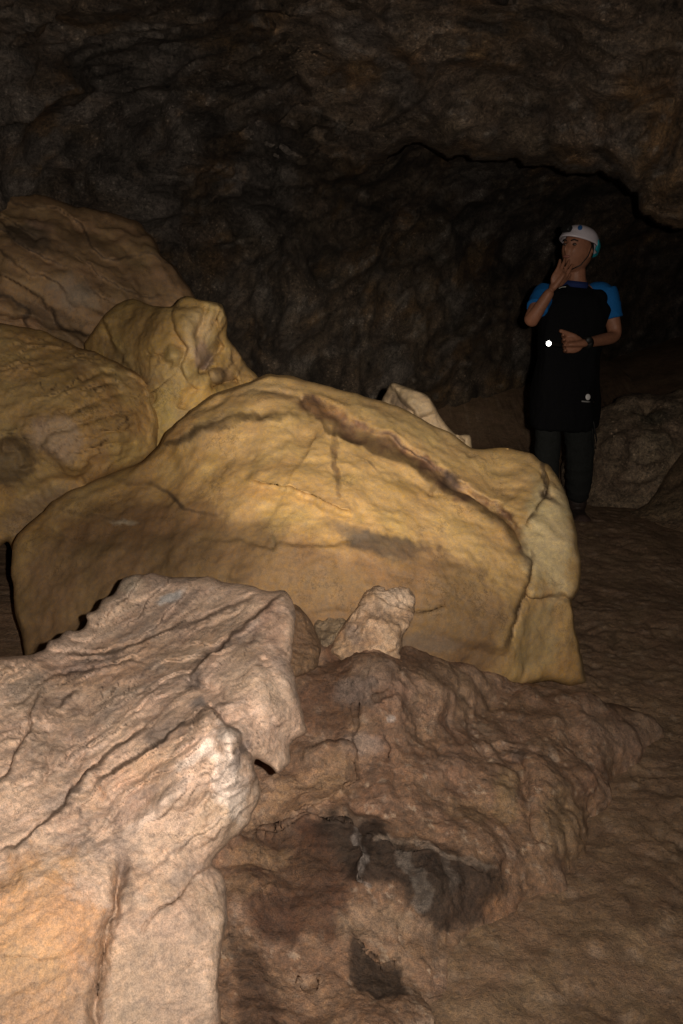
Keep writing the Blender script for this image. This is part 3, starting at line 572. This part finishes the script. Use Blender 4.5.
def wall_colour(P, rl):
    h, cv, cv2, b, b2, W = rl
    c = np.tile(np.array((.150, .112, .080)), (len(P), 1))
    c = mixc(c, (.21, .185, .165), sstep(-.1, .5, fbm(P*1.8, 205, 4, .6))*.7)
    c = mixc(c, (.20, .12, .055), sstep(.1, .7, fbm(P*2.6+5, 206, 4, .6))*.7)
    c = mixc(c, (.05, .04, .033), sstep(.05, .7, fbm(W*4.0, 207, 5, .65))*.75)
    c = mixc(c, (.34, .30, .26), sstep(.35, .9, fbm(P*13, 208, 4, .6))*.55)
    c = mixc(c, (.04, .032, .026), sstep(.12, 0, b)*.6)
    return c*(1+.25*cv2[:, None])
P = C0+D*r[:, None]; rl = wall_relief(P, 120)
P = C0+D*(r-rl[0])[:, None]
na, ne = len(az), len(el); ii = np.arange(na*ne).reshape(ne, na)
Fc = np.stack([ii[:-1, :-1].ravel(), ii[:-1, 1:].ravel(), ii[1:, 1:].ravel(), ii[1:, :-1].ravel()], -1)
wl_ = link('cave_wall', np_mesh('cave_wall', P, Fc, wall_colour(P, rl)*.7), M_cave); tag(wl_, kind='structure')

# ------------------------------------------------------------------ low ceiling with its arched lip
co = [(-900,-700),(-900,120),(-300,140),(0,150),(120,160),(250,185),(330,175),(360,178),(385,160),(410,150),(440,149),(480,158),(520,165),(560,168),(596,176),(618,186),(634,200),(648,221),(662,228),(690,231),(760,245),(1000,290),(1500,340),(1500,-700)]
cc = [(-900,-700,2.7),(-900,100,6.3),(-300,-300,3.6),(-300,100,6.6),(0,0,5.1),(0,150,6.9),(150,60,5.1),(150,170,6.7),(300,0,4.5),(300,100,5.2),(350,170,5.9),(420,60,4.7),(440,145,5.25),(560,100,4.9),(560,165,5.2),(650,60,4.55),(655,215,4.9),(683,150,4.7),
 (760,230,4.8),(1000,270,4.7),(1500,300,4.5),(1500,-700,2.4),(340,-200,3.5),(340,-700,2.2),(700,-200,3.5),(1000,0,4.0),(0,-300,3.5)]
cp = rough_outline(co, 9, 5, 61, 30)
cw = dict(cell=3.4)
ev = tps(cc)
lo = cp.min(0)-8; hi = cp.max(0)+8
us = np.r_[np.arange(lo[0], -40, 14), np.arange(-40, 740, 2.6), np.arange(740, hi[0], 14)]; vs = np.r_[np.arange(lo[1], -40, 14), np.arange(-40, hi[1], 2.6)]
U, Vv = np.meshgrid(us, vs); ins = inside(U, Vv, cp)
cm = (ins[:-1, :-1].astype(int)+ins[1:, :-1]+ins[:-1, 1:]+ins[1:, 1:]) >= 2
cnt = np.zeros(U.shape, int); cnt[:-1, :-1] += cm; cnt[1:, :-1] += cm; cnt[:-1, 1:] += cm; cnt[1:, 1:] += cm
used = cnt > 0; idx = -np.ones(U.shape, int); idx[used] = np.arange(used.sum())
u = U[used]; v = Vv[used]; de, _, _, cx, cy = seg_dist(u, v, cp, True); rim = cnt[used] < 4
u = np.where(rim, cx, u); v = np.where(rim, cy, v); de = np.where(rim, 0, de)
d0 = ev(u, v); t = np.clip(de/45, 0, 1); d = d0+.5*(1-np.sqrt(np.clip(1-(1-t)**2, 0, 1)))
P = pt(u, v, d); rl = wall_relief(P, 160)
toc = CAM[None]-P; toc /= np.linalg.norm(toc, axis=1, keepdims=True)
Pf = P+toc*(rl[0]*1.0*sstep(0, .35, t))[:, None]
fc = np.stack([idx[:-1, :-1][cm], idx[:-1, 1:][cm], idx[1:, 1:][cm], idx[1:, :-1][cm]], -1)[:, ::-1]
n = len(u); Pb = pt(u, v, d0+.5)+np.stack([0*u, 0*u, .9*sstep(0, 1, de/80)], -1)
rimi = np.where(rim)[0]; bidx = np.arange(n)+n; bidx[rimi] = rimi
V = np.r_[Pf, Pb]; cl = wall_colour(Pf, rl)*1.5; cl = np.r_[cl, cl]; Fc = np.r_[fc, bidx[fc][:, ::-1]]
keep = np.ones(2*n, bool); keep[n+rimi] = False; remap = np.cumsum(keep)-1
ce = link('cave_ceiling', np_mesh('cave_ceiling', V[keep], remap[Fc], cl[keep]), M_cave); tag(ce, kind='structure')

# ------------------------------------------------------------------ the person
YM = 5.277
ORG = plane_pt(566, 519, YM); ORG.z = float(.0)
def J(u, v, dy=0.0):
    p = plane_pt(u, v, YM+dy); return p-Vector((ORG.x, YM, 0))
def skin_mesh(chains, sub=2):
    """chains: list of (points, radii, edges, root)"""
    me = bpy.data.meshes.new('tmp'); vs = []; es = []; rad = []; roots = []
    for pts_, rr, ed, root in chains:
        b = len(vs); vs += [tuple(p) for p in pts_]; rad += rr; es += [(a+b, c+b) for a, c in ed]; roots.append(b+root)
    me.from_pydata(vs, es, []); o = bpy.data.objects.new('tmp', me); COL.objects.link(o)
    o.modifiers.new('s', 'SKIN'); sk = me.skin_vertices[0].data if me.skin_vertices else None
    if sk is None:
        import bmesh
        bm = bmesh.new(); bm.from_mesh(me); bm.verts.layers.skin.verify(); bm.to_mesh(me); bm.free(); sk = me.skin_vertices[0].data
    for i, r in enumerate(rad):
        sk[i].radius = r if isinstance(r, tuple) else (r, r); sk[i].use_root = i in roots
    sb = o.modifiers.new('d', 'SUBSURF'); sb.levels = sub; sb.render_levels = sub
    bpy.context.view_layer.update(); dg = bpy.context.evaluated_depsgraph_get()
    out = bpy.data.meshes.new_from_object(o.evaluated_get(dg)); bpy.data.objects.remove(o)
    return out
def mesh_arrays(me):
    return [v.co.copy() for v in me.vertices], [tuple(p.vertices) for p in me.polygons]
def merge(meshes, name, voxel=None, smooth=2):
    vs = []; fs = []
    for m in meshes:
        a, f = mesh_arrays(m) if not isinstance(m, tuple) else m
        b = len(vs); vs += a; fs += [tuple(i+b for i in q) for q in f]
    me = bpy.data.meshes.new(name); me.from_pydata(vs, [], fs); me.update()
    if voxel:
        o = bpy.data.objects.new('tmp', me); COL.objects.link(o)
        r = o.modifiers.new('r', 'REMESH'); r.mode = 'VOXEL'; r.voxel_size = voxel
        if smooth: s = o.modifiers.new('s', 'SMOOTH'); s.iterations = smooth; s.factor = .5
        bpy.context.view_layer.update(); dg = bpy.context.evaluated_depsgraph_get()
        out = bpy.data.meshes.new_from_object(o.evaluated_get(dg)); bpy.data.objects.remove(o); me = out; me.name = name
    return me
def fold(me, amp, fr, seed=0, zs=1.0):
    n = len(me.vertices); co = np.zeros(n*3, np.float32); me.vertices.foreach_get('co', co); co = co.reshape(-1, 3).astype(float)
    no = np.zeros(n*3, np.float32); me.vertices.foreach_get('normal', no); no = no.reshape(-1, 3)
    h = amp*ridged(co*np.array([fr, fr, fr*zs]), seed, 3)
    co = co+no*h[:, None]; me.vertices.foreach_set('co', co.astype(np.float32).ravel()); me.update(); return me
def sphere(c, r, R=None, seg=48, ring=32, fn=None):
    vs = []; fs = []
    for i in range(ring+1):
        th = math.pi*i/ring
        for j in range(seg):
            ph = 2*math.pi*j/seg; n = Vector((math.sin(th)*math.cos(ph), math.sin(th)*math.sin(ph), math.cos(th)))
            p = Vector((n.x*r[0], n.y*r[1], n.z*r[2]))
            if fn: p = fn(n, p)
            if R: p = R@p
            vs.append(p+Vector(c))
    for i in range(ring):
        for j in range(seg): fs.append((i*seg+j, (i+1)*seg+j, (i+1)*seg+(j+1) % seg, i*seg+(j+1) % seg))
    return vs, fs
def tube(pts_, radii, seg=16, cap=True):
    vs = []; fs = []; pts_ = [Vector(p) for p in pts_]
    for i, p in enumerate(pts_):
        tdir = (pts_[min(i+1, len(pts_)-1)]-pts_[max(i-1, 0)]).normalized(); q = tdir.to_track_quat('Z', 'Y')
        for j in range(seg):
            a = 2*math.pi*j/seg; vs.append(p+q@Vector((math.cos(a)*radii[i], math.sin(a)*radii[i], 0)))
    for i in range(len(pts_)-1):
        for j in range(seg): fs.append((i*seg+j, i*seg+(j+1) % seg, (i+1)*seg+(j+1) % seg, (i+1)*seg+j))
    if cap: fs.append(tuple(range(seg))[::-1]); fs.append(tuple(range((len(pts_)-1)*seg, len(pts_)*seg)))
    return vs, fs

skin = simple_mat('skin', (.30, .135, .08), .55, .4, 60, .12, .15)
navy = simple_mat('black_fabric', (.005, .005, .006), .9, .12, 160, .3, .3)
blue = simple_mat('blue_jersey', (.010, .125, .38), .8, .2, 140, .1, .3)
grey = simple_mat('grey_trouser_cloth', (.014, .0155, .015), .9, .2, 120, .25, .3)
bootm = simple_mat('boot_leather', (.03, .02, .017), .6, .4, 60, .3, .3)
shoem = simple_mat('reddish_toe_rubber', (.06, .036, .03), .8, .3, 60, .3, .3)
white = simple_mat('helmet_shell', (.62, .58, .64), .35, .5, 20, .04, .02)
teal = simple_mat('teal_band', (.02, .30, .38), .5, .4, 20, .05, .05)
badge = simple_mat('blue_badge', (.02, .10, .30), .4, .4, 20, .05, .02)
blackp = simple_mat('black_plastic', (.012, .012, .012), .5, .4, 40, .1, .1)
hairm = simple_mat('dark_hair', (.025, .018, .014), .7, .3, 300, .4, .6)
eyem = simple_mat('eye', (.05, .035, .03), .2, .5, 40, .1, 0)
emb = simple_mat('reflective_print', (.75, .75, .75), .5, .4, 20, .03, 0)
lampm = simple_mat('lit_lens', (1, .98, .92), .3, .4, 20, .0, 0, emit=6)

man = bpy.data.objects.new('person', None); COL.objects.link(man); man.location = ORG
tag(man, 'person in white helmet and black vest over blue sleeves, one hand raised to the mouth', 'person')
HC = J(577.5, 251, 0)                       # head centre
face = Vector((-.72, -.66, .20)).normalized()
RH = face.to_track_quat('-Y', 'Z').to_matrix()
def gb(n, c, w): return math.exp(-((n-Vector(c).normalized()).length/w)**2)
def head_fn(n, p):
    q = p.copy()
    if n.z < 0: q.x *= 1-.26*(-n.z)**1.5; q.y *= 1-.10*(-n.z)
    nose = gb(n, (0, -1, -.10), .15)+.6*gb(n, (0, -1, .08), .11)
    q.y -= .026*nose; q.z -= .006*gb(n, (0, -1, -.16), .12)
    for s in (-1, 1):
        q.y += .013*gb(n, (s*.34, -1, .14), .20); q.y -= .006*gb(n, (s*.34, -1, .36), .18); q.y -= .007*gb(n, (s*.5, -1, -.12), .22)
        q.x += s*.016*gb(n, (s*1, .12, .0), .13)
    q.y -= .012*gb(n, (0, -1, -.42), .14); q.y += .006*gb(n, (0, -1, -.50), .05); q.y -= .014*gb(n, (0, -.8, -.85), .22); q.z -= .006*gb(n, (0, -.8, -.9), .25)
    return q
head = sphere(HC, (.080, .102, .122), RH, 96, 64, head_fn)
def hpt(x, y, z): return HC+RH@Vector((x, y, z))
ears = [sphere(hpt(s*.078, .012, -.005), (.010, .018, .032), RH@Matrix.Rotation(s*.3, 3, 'Z'), 20, 14) for s in (-1, 1)]
sR, eR, wR = J(545, 293, .02), J(529, 324, -.19), J(552, 289, -.22)
sL, eL, wL = J(606, 291, .02), J(616, 337, -.03), J(586, 343, -.24)
neckb = J(576, 288, .02)
pel = J(564, 405, .02); sp = J(568, 360, .01); ch = J(574, 308, .02)
hR, kR, aR = J(549, 408, .02), J(547, 462, -.02), J(547, 508, .03)
hL, kL, aL = J(579, 408, .02), J(580, 462, -.03), J(577, 508, .02)
hdb = HC+Vector((0, .01, -.05))
P_ = [pel, sp, ch, neckb, hdb, sR, eR, wR, sL, eL, wL, hR, kR, aR, hL, kL, aL, J(545, 512, -.02), J(579, 512, -.02)]
R_ = [(.13, .11), (.13, .11), (.13, .10), .058, .055, .060, .043, .028, .060, .043, .028, .085, .058, .042, .085, .058, .042, .03, .03]
E_ = [(0, 1), (1, 2), (2, 3), (3, 4), (2, 5), (5, 6), (6, 7), (2, 8), (8, 9), (9, 10), (0, 11), (11, 12), (12, 13), (0, 14), (14, 15), (15, 16), (13, 17), (16, 18)]
body = skin_mesh([(P_, R_, E_, 0)], 2)
def hand(wr, fwd, side, palmn, curls, thumb_sp, S=1.15):
    """wr wrist, fwd along the hand, side towards the little finger, palmn out of the palm"""
    out = []; fwd = fwd.normalized(); side = (side-fwd*side.dot(fwd)).normalized(); palmn = fwd.cross(side)*(1 if fwd.cross(side).dot(palmn) > 0 else -1)
    pc = wr+fwd*.05
    out.append(skin_mesh([([wr-fwd*.02, wr+fwd*.02, wr+fwd*.055, wr+fwd*.088], [(.026, .020), (.032, .018), (.040, .016), (.040, .013)], [(0, 1), (1, 2), (2, 3)], 0)], 2))
    R = Matrix((side, palmn, fwd)).transposed()
    out.append(sphere(pc, (.040, .016, .048), R, 24, 16))
    for k, (ln, sx) in enumerate(((.070, -.030), (.080, -.010), (.073, .011), (.056, .030))):
        c = curls[k]; p = wr+fwd*.082+side*sx; d = (fwd+side*sx*2.2).normalized(); pp = [p-fwd*.03, p]; rr = [.0095, .0092]
        for q, fr in enumerate((.45, .32, .23)):
            d = (d*math.cos(c)+palmn*math.sin(c)).normalized(); p = p+d*ln*fr; pp.append(p); rr.append(.0085-.001*q)
        out.append(skin_mesh([(pp, rr, [(i, i+1) for i in range(len(pp)-1)], 0)], 2))
    p = wr+fwd*.028-side*.024; d = (fwd*.85-side*.42+palmn*thumb_sp).normalized(); pp = [p]; rr = [.014]
    for q, ln in enumerate((.036, .030, .024)):
        p = p+d*ln; pp.append(p); rr.append(.011-.001*q); d = (d+fwd*.25+palmn*.15).normalized()
    out.append(skin_mesh([(pp, rr, [(0, 1), (1, 2), (2, 3)], 0)], 2))
    return [(lambda a: ([wr+(q-wr)*S for q in a[0]], a[1]))(mesh_arrays(m) if not isinstance(m, tuple) else m) for m in out]
mouth = hpt(0, -.12, -.045)
fR = (J(572, 255.5, -.185)-wR).normalized()
handR = hand(wR+fR*.01, fR, Vector((-.9, -.35, .3)), Vector((.3, .9, .1)), (.12, .15, .2, .25), .15)
fL = (J(553, 345, -.25)-wL).normalized()
handL = hand(wL+fL*.01, fL, Vector((0, -.25, -1)), Vector((0, -1, -.2)), (1.0, 1.05, 1.1, 1.1), .1, 1.3)
bmesh_ = merge([body, head]+ears+handR+handL, 'body', .0042, 2)
bo = link('body', bmesh_, skin, man)
link('lips', merge([sphere(hpt(0, -.096, -.05), (.024, .010, .009), RH, 16, 12)], 'lips'), simple_mat('lips', (.30, .12, .09), .5), man)
for s in (-1, 1):
    e = link('eye', merge([sphere(hpt(s*.031, -.086, .018), (.013, .010, .008), RH, 16, 12)], 'eye'), eyem, man)
    b_ = link('eyebrow', merge([tube([hpt(s*.014, -.101, .036), hpt(s*.032, -.098, .042), hpt(s*.050, -.084, .036)], [.004, .0045, .003], 8)], 'eyebrow'), hairm, man)
# hair below the helmet at sides and nape
def hair_fn(n, p):
    return p*(1.03 if n.y > -.1 else .95)
hv, hf = sphere(hpt(0, .006, .004), (.077, .097, .116), RH, 64, 48, hair_fn)
Ri = RH.transposed()
def hkeep(f, vs, cond): return [q for q in f if all(cond(Ri@(vs[i]-HC)) for i in q)]
hair = link('hair', merge([(hv, hkeep(hf, hv, lambda l: l.z > -.045-.35*min(0, -l.y) and l.y > -.012+max(0, .0-l.z)*1.3 and l.z < .07))], 'hair'), hairm, man)
sm = hair.modifiers.new('thickness', 'SOLIDIFY'); sm.thickness = .006

# helmet
def hel_fn(n, p):
    q = p.copy(); q.z = max(q.z, -.0)
    return q
hb = hpt(0, .006, .040)
tilt = RH@Matrix.Rotation(math.radians(-6), 3, 'X')
def dome(rx, ry, rz, z0, thick=.008, seg=72, ring=24, flare=.0):
    vs = []; fs = []
    for lay in (0, 1):
        for i in range(ring+1):
            a = math.pi/2*i/ring
            for j in range(seg):
                ph = 2*math.pi*j/seg; k = 1 - (thick/rx if lay else 0)
                rr = math.sin(a)**.9 if i else 0; fl = 1+flare*max(0, (i/ring-.85)/.15)
                br = 1+.10*max(0, -math.sin(ph))**3*max(0, (i/ring-.8)/.2)      # brim over the brow
                bk = -.020*max(0, math.sin(ph))*(i/ring)**3                      # lower at the nape
                ridge = 1+.015*math.cos(ph*2)**8
                p = Vector((math.cos(ph)*rx*rr*k*fl*ridge, math.sin(ph)*ry*rr*k*fl*br, math.cos(a)**.85*rz*k+z0+bk if i < ring else z0+bk))
                vs.append(hb+tilt@p)
        b = lay*(ring+1)*seg
        for i in range(ring):
            for j in range(seg):
                q = (b+i*seg+j, b+(i+1)*seg+j, b+(i+1)*seg+(j+1) % seg, b+i*seg+(j+1) % seg); fs.append(q if not lay else q[::-1])
    a0 = ring*seg; b0 = (2*ring+1)*seg
    for j in range(seg): fs.append((a0+j, b0+j, b0+(j+1) % seg, a0+(j+1) % seg))
    return vs, fs
hel = link('helmet', merge([dome(.103, .126, .098, 0, .009, flare=.03)], 'helmet'), white, man)
# teal rear and side band hugging the rim
bv = []; bf = []; nb = 40
for i in range(nb+1):
    ph = math.radians(8+165*i/nb)
    for zz, k in ((-.026-.012*max(0, math.sin(ph)), .985), (.010-.010*max(0, math.sin(ph)), 1.045), (.030-.006*max(0, math.sin(ph)), 1.012)):
        bv.append(hb+tilt@Vector((math.cos(ph)*.103*k, math.sin(ph)*.126*k, zz)))
for i in range(nb):
    for j in range(2): bf.append((i*3+j, (i+1)*3+j, (i+1)*3+j+1, i*3+j+1))
bd = link('teal_band', merge([(bv, bf)], 'teal_band'), teal, hel); s_ = bd.modifiers.new('t', 'SOLIDIFY'); s_.thickness = .006; s_.offset = 0
# round blue badge on the side of the shell, dark headlamp clipped on the brow
def on_dome(ph, a, k=1.0): return hb+tilt@Vector((math.cos(ph)*.103*math.sin(a)**.9*k, math.sin(ph)*.126*math.sin(a)**.9*k, math.cos(a)**.85*.098*k))
side_ph = math.radians(-62); side_ph = math.radians(298)
bc = on_dome(math.radians(300), 1.0, 1.02); bn = (bc-hb).normalized()
Rb = bn.to_track_quat('Z', 'Y').to_matrix()
link('badge', merge([sphere(bc, (.013, .019, .006), Rb, 24, 12)], 'badge'), badge, hel)
lc = on_dome(math.radians(262), 1.22, 1.10); ln = (lc-hb).normalized(); Rl = ln.to_track_quat('Z', 'Y').to_matrix()
lampb = link('headlamp', merge([sphere(lc, (.030, .022, .020), Rl, 28, 16, lambda n, p: Vector((math.copysign(abs(n.x)**.5*.030, n.x), math.copysign(abs(n.y)**.5*.021, n.y), math.copysign(abs(n.z)**.6*.018, n.z))))], 'headlamp'), blackp, hel)
cs = []
for s in (-1, 1): cs.append(tube([hpt(s*.088, .0, .03), hpt(s*.082, -.01, -.03), hpt(s*.06, -.035, -.085), hpt(.0, -.055, -.122)], [.0035]*4, 8))
link('chin_strap', merge(cs, 'chin_strap'), blackp, hel)

# clothes
def lerp(a, b, t): return a+(b-a)*t
def loft(rings, seg=40):
    vs = []; fs = []
    for c, rx, ry in rings:
        for j in range(seg):
            a = 2*math.pi*j/seg; vs.append(c+Vector((math.copysign(abs(math.cos(a))**.85, math.cos(a))*rx, math.copysign(abs(math.sin(a))**.85, math.sin(a))*ry, 0)))
    for i in range(len(rings)-1):
        for j in range(seg): fs.append((i*seg+j, i*seg+(j+1) % seg, (i+1)*seg+(j+1) % seg, (i+1)*seg+j))
    fs.append(tuple(range(seg))[::-1]); fs.append(tuple(range((len(rings)-1)*seg, len(rings)*seg))); return vs, fs
vest = loft([(J(564, 426, .0), .192, .150), (J(564, 412, .0), .198, .155), (J(565, 385, .0), .188, .150), (J(568, 358, .0), .170, .140), (J(571, 330, .0), .182, .142), (J(574, 308, .01), .195, .130),
    (J(575, 297, .01), .165, .11), (J(575.5, 290, .02), .115, .09), (J(576, 285, .02), .075, .075)])
vm = fold(merge([vest, sphere(J(554, 296, .015), (.075, .09, .05), Matrix.Rotation(-.35, 3, 'Y')), sphere(J(596, 296, .015), (.075, .09, .05), Matrix.Rotation(.35, 3, 'Y'))], 'vest', .008, 4), .020, 6, 5, .45)
vo = link('vest', vm, navy, man)
col_ = tube([J(575, 287, .0), J(576, 281, .0)], [.078, .068], 32, False)
co_ = link('collar', merge([col_], 'collar'), simple_mat('dark_blue_collar', (.015, .03, .12), .8, .2), man); s_ = co_.modifiers.new('t', 'SOLIDIFY'); s_.thickness = .008
for a, b, k in ((sR, eR, .52), (sL, eL, .60)):
    m_ = merge([tube([lerp(a, b, t) for t in (-.05, 0, .15, .35, k-.06, k)], [.058, .062, .066, .063, .061, .062], 28), sphere(lerp(a, J(574, 292, .02), .22), (.078, .066, .052))], 'sleeve', .007, 3)
    sl_ = link('sleeve', fold(m_, .004, 12, 3), blue, man)
tr = skin_mesh([([J(564, 395, .02), hR, lerp(hR, kR, .5), kR, lerp(kR, aR, .5), lerp(kR, aR, .9), hL, lerp(hL, kL, .5), kL, lerp(kL, aL, .5), lerp(kL, aL, .9)],
    [(.11, .09), .085, .082, .074, .070, .062, .10, .094, .084, .080, .068], [(0, 1), (1, 2), (2, 3), (3, 4), (4, 5), (0, 6), (6, 7), (7, 8), (8, 9), (9, 10)], 0)], 2)
link('trousers', fold(merge([tr], 'trousers', .008, 2), .008, 10, 8, 1.6), grey, man)
for a, toe in ((aR, J(541, 516, -.14)), (aL, J(583, 516, -.14))):
    base = Vector((a.x, a.y, .035)); tz = Vector((toe.x, toe.y, .035))
    bt = skin_mesh([([Vector((a.x, a.y, .17)), Vector((a.x, a.y, .10)), Vector((a.x, a.y+.03, .045)), lerp(base, tz, .55), tz], [.066, .062, .056, (.054, .046), (.050, .038)], [(0, 1), (1, 2), (2, 3), (3, 4)], 0)], 2)
    bo_ = link('boot', merge([bt], 'boot', .007, 2), bootm, man)
    link('toe_cap', merge([sphere(lerp(base, tz, .93), (.053, .060, .042), None, 24, 16)], 'toe_cap'), shoem, bo_)
# round print and bar near the hem, small pale zip on the chest, strap hanging at the hip
def surf(u, v, off=.004):
    """front of the vest under the given direction"""
    o_ = Vector(CAM)-man.location.copy(); d_ = (J(u, v, 0)-o_).normalized()
    ok, loc, nor, _ = vo.ray_cast(o_, d_); return (loc, nor) if ok else (J(u, v, -.15), Vector((0, -1, 0)))
pc, pn = surf(588, 397); Rp = pn.to_track_quat('Z', 'Y').to_matrix()
link('round_print', merge([sphere(pc, (.018, .018, .004), Rp, 32, 10)], 'round_print'), emb, vo)
a_, _ = surf(581.5, 401.2); m1, _ = surf(588, 401.8); b_, _ = surf(594.5, 402); link('print_bar', merge([tube([a_, m1, b_], [.0045]*3, 8)], 'print_bar'), simple_mat('dull_print', (.22, .22, .22), .6), vo)
a_, _ = surf(559, 288.5); m1, _ = surf(562, 287.2); b_, _ = surf(566, 286.8); link('zip_pull', merge([tube([a_, m1, b_], [.003]*3, 8)], 'zip_pull'), simple_mat('zip_metal', (.4, .4, .36), .4), vo)
st = [J(590, 412, -.12), J(594, 424, -.12), J(596.5, 440, -.11), J(595.5, 449, -.11), J(593, 447, -.11), J(592.5, 430, -.12), J(589, 414, -.13)]
link('hanging_strap', merge([tube(st, [.005]*len(st), 8)], 'hanging_strap'), blackp, man)
# watch on the wrist
wd = (eL-wL).normalized(); wp = wL+wd*.012
wt = link('wristwatch', merge([tube([wp-wd*.014, wp+wd*.014], [.0335, .0345], 28)], 'wristwatch'), blackp, man)
link('watch_case', merge([sphere(wp+Vector((0, -.030, .016)), (.020, .010, .020), None, 24, 14)], 'watch_case'), blackp, wt)

# torch, held in that hand but a thing of its own
tf = (Vector(CAM)-man.location-J(549, 343.5, -.3)); tf = tf.normalized(); tf = (tf+Vector((-.35, 0, 0))).normalized()
tipp = J(549, 343.5, -.30)
tor = bpy.data.objects.new('torch', None); COL.objects.link(tor); tor.location = man.location+tipp
tag(tor, 'small black torch with a lit white lens held low in front of the black vest', 'torch')
ax = ((J(560, 345, -.262)-tipp).normalized()); 
link('torch_body', merge([tube([ax*.004-tf*.012, -tf*.012+ax*.02, ax*.06-tf*.002, ax*.11], [.015, .014, .012, .012], 20)], 'torch_body'), blackp, tor)
link('torch_head', merge([tube([-tf*.030, -tf*.010, tf*.004], [.015, .021, .023], 28)], 'torch_head'), blackp, tor)
link('lens', merge([tube([tf*.002, tf*.006], [.014, .014], 28)], 'lens'), lampm, tor)

# ------------------------------------------------------------------ lights: the photographer's flash, plus an added spot brightening the ochre boulder
def spot(name, loc, target, power, angle, blend, size, col):
    d = bpy.data.lights.new(name, 'SPOT'); d.energy = power; d.spot_size = math.radians(angle); d.spot_blend = blend; d.shadow_soft_size = size; d.color = col
    o = bpy.data.objects.new(name, d); COL.objects.link(o); o.location = loc
    o.rotation_euler = (Vector(target)-Vector(loc)).to_track_quat('-Z', 'Y').to_euler(); return o
def px(u, v, d): return Vector(pt(np.array(float(u)), np.array(float(v)), np.array(float(d))))
spot('flash', (.10, .0, 1.585), px(250, 480, 3), 255, 112, 1.0, .012, (1, .88, .75))
spot('boulder_fill_spot', (.12, .0, 1.62), px(360, 425, 3.3), 400, 31, 1.0, .015, (1, .86, .68))
